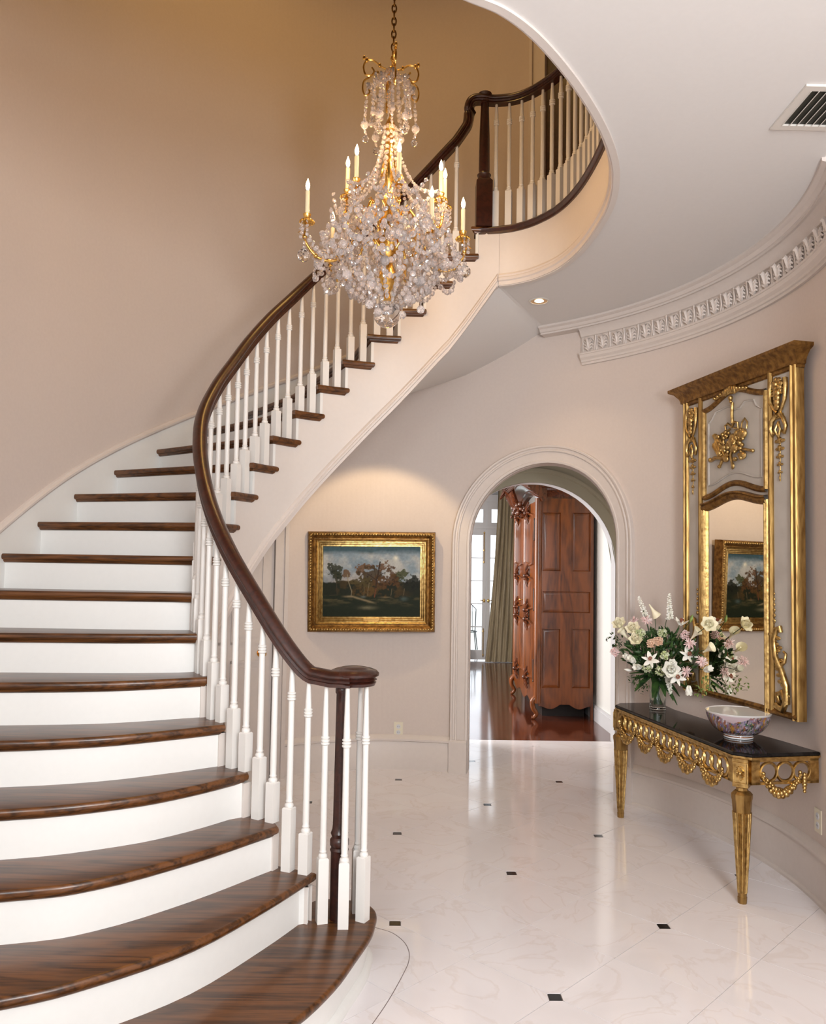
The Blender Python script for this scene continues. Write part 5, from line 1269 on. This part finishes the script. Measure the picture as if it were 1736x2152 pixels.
sash(fd0, 1.418, 2.30, 2.72, .95, 1.354, 2.36, 2.59, 1, 'transom_light'); sash(1.422, fd1, 2.30, 2.72, 1.50, 1.90, 2.36, 2.59, 1, 'transom_light')
for x in (1.375,):
    mb = MB(); mb.tube([(x, 13.69, 1.66), (x, 13.69, 2.2)], .007, 6); mb.tube([(x, 13.69, .06), (x, 13.69, .55)], .007, 6)
    for z in (1.68, 1.88, 2.18, .1, .5): mb.ball((x, 13.685, z), .016, 6, 4)
    mb.build('slide_bolt', BRASS, fr, origin=(1.42, 13.75, 0), smooth=40)
for x, sg in ((1.385, -1), (1.455, 1)):
    mb = MB(); mb.tube([(x, 13.70, 1.02), (x, 13.65, 1.02), (x+sg*.07, 13.65, 1.03)], .008, 6); mb.ball((x, 13.69, 1.02), .02, 8, 5, (1, .4, 1.6)); mb.build('door_handle', BRASS, fr, origin=(1.42, 13.75, 0), smooth=40)
def curtain(x0t, x1t, x0b, x1b, lab, y=13.45, zt=3.0):
    mb = MB(); rows = []
    for j in range(26):
        v = j/25; z = zt*(1-v)+.01; xa_ = x0t+(x0b-x0t)*v**1.6; xb_ = x1t+(x1b-x1t)*v**1.6; row = []
        for i in range(61):
            u = i/60; amp = .028*(1-.3*v); row.append((xa_+(xb_-xa_)*u, y+amp*sin(u*2*pi*7+.8*sin(v*3))+.010*sin(u*31+v*9), z))
        rows.append(row)
    mb.grid(rows); back = [[(p[0], p[1]+.012, p[2]) for p in r] for r in rows]; mb.grid(back)
    o_ = mb.build('curtain', CURT, None, origin=((x0b+x1b)/2, y, 0), smooth=60); return tag(o_, lab, 'curtain')
curtain(1.585, 2.02, 1.39, 2.02, 'floor-length olive silk curtain drawn beside the french doors, left of the armoire')
curtain(.62, .86, .55, 1.135, 'olive silk curtain at the left side of the french doors, barely seen')
# side windows of the far room are outside the view; light enters there
mb = MB(); mb.box((-6, 13.95, -.12), (8, 30, -.05)); struct(mb.build('terrace_ground', GROUND, smooth=0))
gc = empty('garden_chair', (1.18, 14.9, -.05), 'dark wire garden chair outside the french doors', 'chair')
mb = MB(); mb.tube([(1.18+.2*cos(a), 14.9+.2*sin(a), .40) for a in np.linspace(0, 2*pi, 17)], .010, 6)
for k in range(6): mb.tube([(1.0+.07*k, 14.73, .4), (1.0+.07*k, 15.07, .4)], .004, 4)
mb.build('seat', IRONM, gc, origin=(1.18, 14.9, -.05), smooth=60)
mb = MB(); mb.tube([(1.0, 15.06, .4), (.98, 15.12, .8), (1.10, 15.15, .92), (1.26, 15.15, .92), (1.38, 15.12, .8), (1.36, 15.06, .4)], .010, 6)
for k in range(5): mb.tube([(1.05+.065*k, 15.07, .4), (1.05+.065*k, 15.13, .86)], .005, 4)
mb.build('backrest', IRONM, gc, origin=(1.18, 14.9, -.05), smooth=60)
for sx in (-1, 1):
    for sy in (-1, 1): mb = MB(); mb.tube([(1.18+sx*.16, 14.9+sy*.15, .40), (1.18+sx*.21, 14.9+sy*.19, -.05)], .010, 6); mb.build('leg', IRONM, gc, origin=(1.18+sx*.16, 14.9+sy*.15, .40), smooth=60)

# ------------------------------------------------------------------ armoire
ax0, ax1, ay0, ay1 = 1.415, 2.0, 8.45, 10.15
ar = empty('armoire', (1.72, 9.3, 0), 'tall carved walnut armoire standing in the room beyond the arch', 'armoire')
ao = (1.72, 9.3, 0)
def ab(mb, name, mat=None, smooth=30, **k): return mb.build(name, mat or CHERRY, ar, origin=ao, smooth=smooth, **k)
mb = MB(); mb.box((ax0+.02, ay0+.02, .22), (ax1, ay1-.02, 2.30)); ab(mb, 'carcass', smooth=0)
mb = MB()   # side frame: stiles and rails proud of the panels
Z_ = [.16, .32, .96, 1.11, 1.355, 1.55, 2.19, 2.32]
mb.box((1.43, ay0-.005, .16), (1.462, ay0+.03, 2.32)); mb.box((1.985, ay0-.005, .0), (2.012, ay0+.03, 2.32))
for z0, z1 in ((.16, .325), (.957, 1.113), (1.352, 1.551), (2.187, 2.33)): mb.box((1.462, ay0-.005, z0), (1.985, ay0+.03, z1))
for z0, z1 in ((.325, .957), (1.551, 2.187)): mb.box((1.668, ay0-.005, z0), (1.782, ay0+.03, z1))
ab(mb, 'side_frame', smooth=0)
def rpanel(x0, x1, z0, z1):
    mb = MB(); y = ay0+.012; rows = []
    for ins, yy in ((0, y-.022), (.008, y-.022), (.014, y-.004), (.04, y-.012), (.042, y-.012)):
        rows.append([(x0+ins, yy, z0+ins), (x1-ins, yy, z0+ins), (x1-ins, yy, z1-ins), (x0+ins, yy, z1-ins)])
    mb.grid(rows, closeu=True); b = len(mb.v)-4; mb.f.append((b, b+1, b+2, b+3)); ab(mb, 'side_panel', smooth=20)
for q in ((1.462, 1.668, 1.551, 2.187), (1.782, 1.985, 1.551, 2.187), (1.462, 1.985, 1.113, 1.352), (1.462, 1.668, .325, .957), (1.782, 1.985, .325, .957)): rpanel(*q)
# scalloped side apron
xs2 = np.linspace(1.44, 1.99, 25); mb = MB(); top_ = [(x, ay0, .20) for x in xs2]; low = [(x, ay0, .135+.022*cos((x-1.44)/.55*4*pi)-.03*cos((x-1.44)/.55*2*pi)*.5) for x in xs2]
mb.grid([top_, low]); mb.grid([[(p[0], p[1]+.02, p[2]) for p in r] for r in (top_, low)]); ab(mb, 'side_apron', smooth=0)
mb = MB(); mb.tube([(ax0+.012, ay0+.014, .17), (ax0+.012, ay0+.014, 2.33)], .040, 16); ab(mb, 'corner_post', smooth=60)
mb = MB(); mb.tube([(ax0+.012, ay1-.02, .17), (ax0+.012, ay1-.02, 2.33)], .034, 12); ab(mb, 'corner_post', smooth=60)
mb = MB(); mb.box((ax0+.10, ay0+.22, .0), (1.97, ay1-.25, .23)); mb.build('underside_shade_block', plain('underside_shade_tone', (.012, .006, .004), .6), ar, origin=ao, smooth=0)  # near-black block added to paint the shade beneath the carcass
# cornice, moulded, rising to the middle of the front
def acorn(p0, p1, rise, nm):
    mb = MB(); n = 17; rows = []
    d = Vector((p1[0]-p0[0], p1[1]-p0[1], 0)); t = d.normalized(); nr = Vector((t.y, -t.x, 0))
    for i in range(n):
        f = i/(n-1); q = Vector((p0[0], p0[1], 0))+d*f; dz = rise*sin(pi*f)**1.5
        rows.append([(q.x+nr.x*a, q.y+nr.y*a, b+dz) for a, b in [(-.05, 2.29), (0.0, 2.29), (.01, 2.32), (.03, 2.33), (.03, 2.345), (.06, 2.375), (.10, 2.40), (.125, 2.41), (.13, 2.43), (.15, 2.44), (.15, 2.462), (-.05, 2.462)]])
    mb.grid(rows, closeu=True); k = 12; mb.f.append(tuple(range(k))); mb.f.append(tuple((n-1)*k+i for i in range(k))); ab(mb, nm, CHERRYD)
acorn((ax0-.02, ay0-.02), (ax1+.03, ay0-.02), 0, 'cornice') if False else None
acorn((ax0+.02, ay0+.03), (ax1+.04, ay0+.03), 0, 'cornice')
acorn((ax0+.03, ay1+.0), (ax0+.03, ay0-.10), .13, 'cornice')
# front doors (facing the windows, towards -X)
ym = (ay0+ay1)/2
for y0, y1 in ((ay0+.09, ym-.004), (ym+.004, ay1-.09)):
    mb = MB(); xf = ax0-.012; mb.box((xf, y0, .30), (ax0+.03, y1, 2.30)); adr = ab(mb, 'door', smooth=0)
    for (z0, z1) in ((.38, 1.02), (1.12, 1.50), (1.60, 2.20)):
        mb = MB(); rows = []
        for ins, xx in ((.05, xf-.001), (.06, xf-.020), (.085, xf-.020), (.10, xf-.004), (.14, xf-.016)):
            pts = []
            for f in np.linspace(0, 1, 9): pts.append((xx, y0+ins+(y1-y0-2*ins)*f, z0+ins*.6-.025*sin(pi*f)))
            for f in np.linspace(1, 0, 9): pts.append((xx, y0+ins+(y1-y0-2*ins)*f, z1-ins*.6+.03*sin(pi*f)))
            rows.append(pts)
        mb.grid(rows, closeu=True); b = len(mb.v)-18; mb.f.append(tuple(b+i for i in range(18))); mb.build('door_panel', CHERRY, adr, origin=ao, smooth=25)
        yc = (y0+y1)/2
        for zc in ((z1,) if z1 > 2 else (z0, z1)):
            mb = MB()
            for i in range(11):
                a = i/10*2*pi; mb.tube([(xf-.02, yc, zc), (xf-.035, yc+.035*cos(a), zc+.07*sin(a)), (xf-.014, yc+.055*cos(a), zc+.13*sin(a))], lambda t: .020*(1-.5*t), 5)
            mb.ball((xf-.05, yc, zc), .024, 8, 5); mb.build('carved_leaf', CHERRYD, adr, origin=ao, smooth=60)
for z in (.5, 1.25, 2.0):
    mb = MB(); mb.tube([(ax0-.02, ay0+.075, z-.10), (ax0-.02, ay0+.075, z+.10)], .009, 8); mb.ball((ax0-.02, ay0+.075, z+.11), .012, 8, 5); mb.ball((ax0-.02, ay0+.075, z-.11), .012, 8, 5); ab(mb, 'hinge', IRONM, 60)
mb = MB(); mb.tube([(ax0-.012, ym-.02, 1.22), (ax0-.06, ym-.02, 1.22)], .006, 6); mb.ball((ax0-.06, ym-.02, 1.22), .014, 8, 5); mb.ball((ax0-.015, ym-.02, 1.22), .018, 8, 5, (.3, 1, 1.8)); ab(mb, 'key', BRASS, 60)
# crest: carved plume
mb = MB(); random.seed(2)
for i in range(9):
    f = (i-4)/4; mb.tube([(ax0-.02, ym+.05*f, 2.20), (ax0-.14, ym+.20*f, 2.34), (ax0-.20, ym+.30*f, 2.56-.08*abs(f)), (ax0-.26, ym+.34*f, 2.50-.08*abs(f))], lambda t: .034*(1-.55*t), 6)
for i in range(24): mb.ball((ax0-.05-random.uniform(0, .08), ym+random.uniform(-.3, .3), 2.24+random.uniform(-.05, .1)), random.uniform(.018, .034), 7, 5)
ab(mb, 'carved_crest', CHERRYD, 60)
mb = MB(); ys2 = np.linspace(ay0, ay1, 33); top_ = [(ax0-.005, y, .30) for y in ys2]; low = [(ax0-.005, y, .16+.03*cos((y-ay0)/(ay1-ay0)*6*pi)-.03*sin(pi*(y-ay0)/(ay1-ay0))) for y in ys2]
mb.grid([top_, low]); mb.grid([[(p[0]+.025, p[1], p[2]) for p in r] for r in (top_, low)]); ab(mb, 'front_apron', smooth=0)
for y in (ay0+.02, ay1-.03):
    mb = MB(); mb.tube(catmull([(ax0+.015, y, .24), (ax0-.035, y-.005, .19), (ax0-.03, y, .12), (ax0+.005, y, .06), (ax0-.02, y, .02), (ax0-.045, y, .022)], 5), lambda t: .034*(1-.55*t), 10); ab(mb, 'leg', smooth=60)
mb = MB(); mb.box((1.985, ay0, 0), (2.012, ay0+.03, .2)); ab(mb, 'leg', smooth=0)
mb = MB(); mb.box((1.985, ay1-.05, 0), (2.012, ay1-.02, .25)); ab(mb, 'leg', smooth=0)

# upper hall: dark door with casing seen between the balcony balusters
du = struct(empty('door_3', W(39.5, ZF)))
MDU = flat_map(38.6)
mb = MB(MDU); mb.box((-.20, 0, ZF), (.62, .02, ZF+2.1)); mb.build('door_leaf', RAILW, du, origin=W(39.5, ZF), smooth=0)
mb = MB(MDU)
for a, b, h in ((-.335, -.20, .035), (-.33, -.305, .055), (-.215, -.195, .05)): mb.box((a, 0, ZF), (b, h, ZF+2.2))
mb.build('casing', TRIM, du, origin=W(39.5, ZF), smooth=0)

print('objects', len(bpy.data.objects), 'tris', sum(len(o.data.loop_triangles) if o.type == 'MESH' else 0 for o in bpy.data.objects))
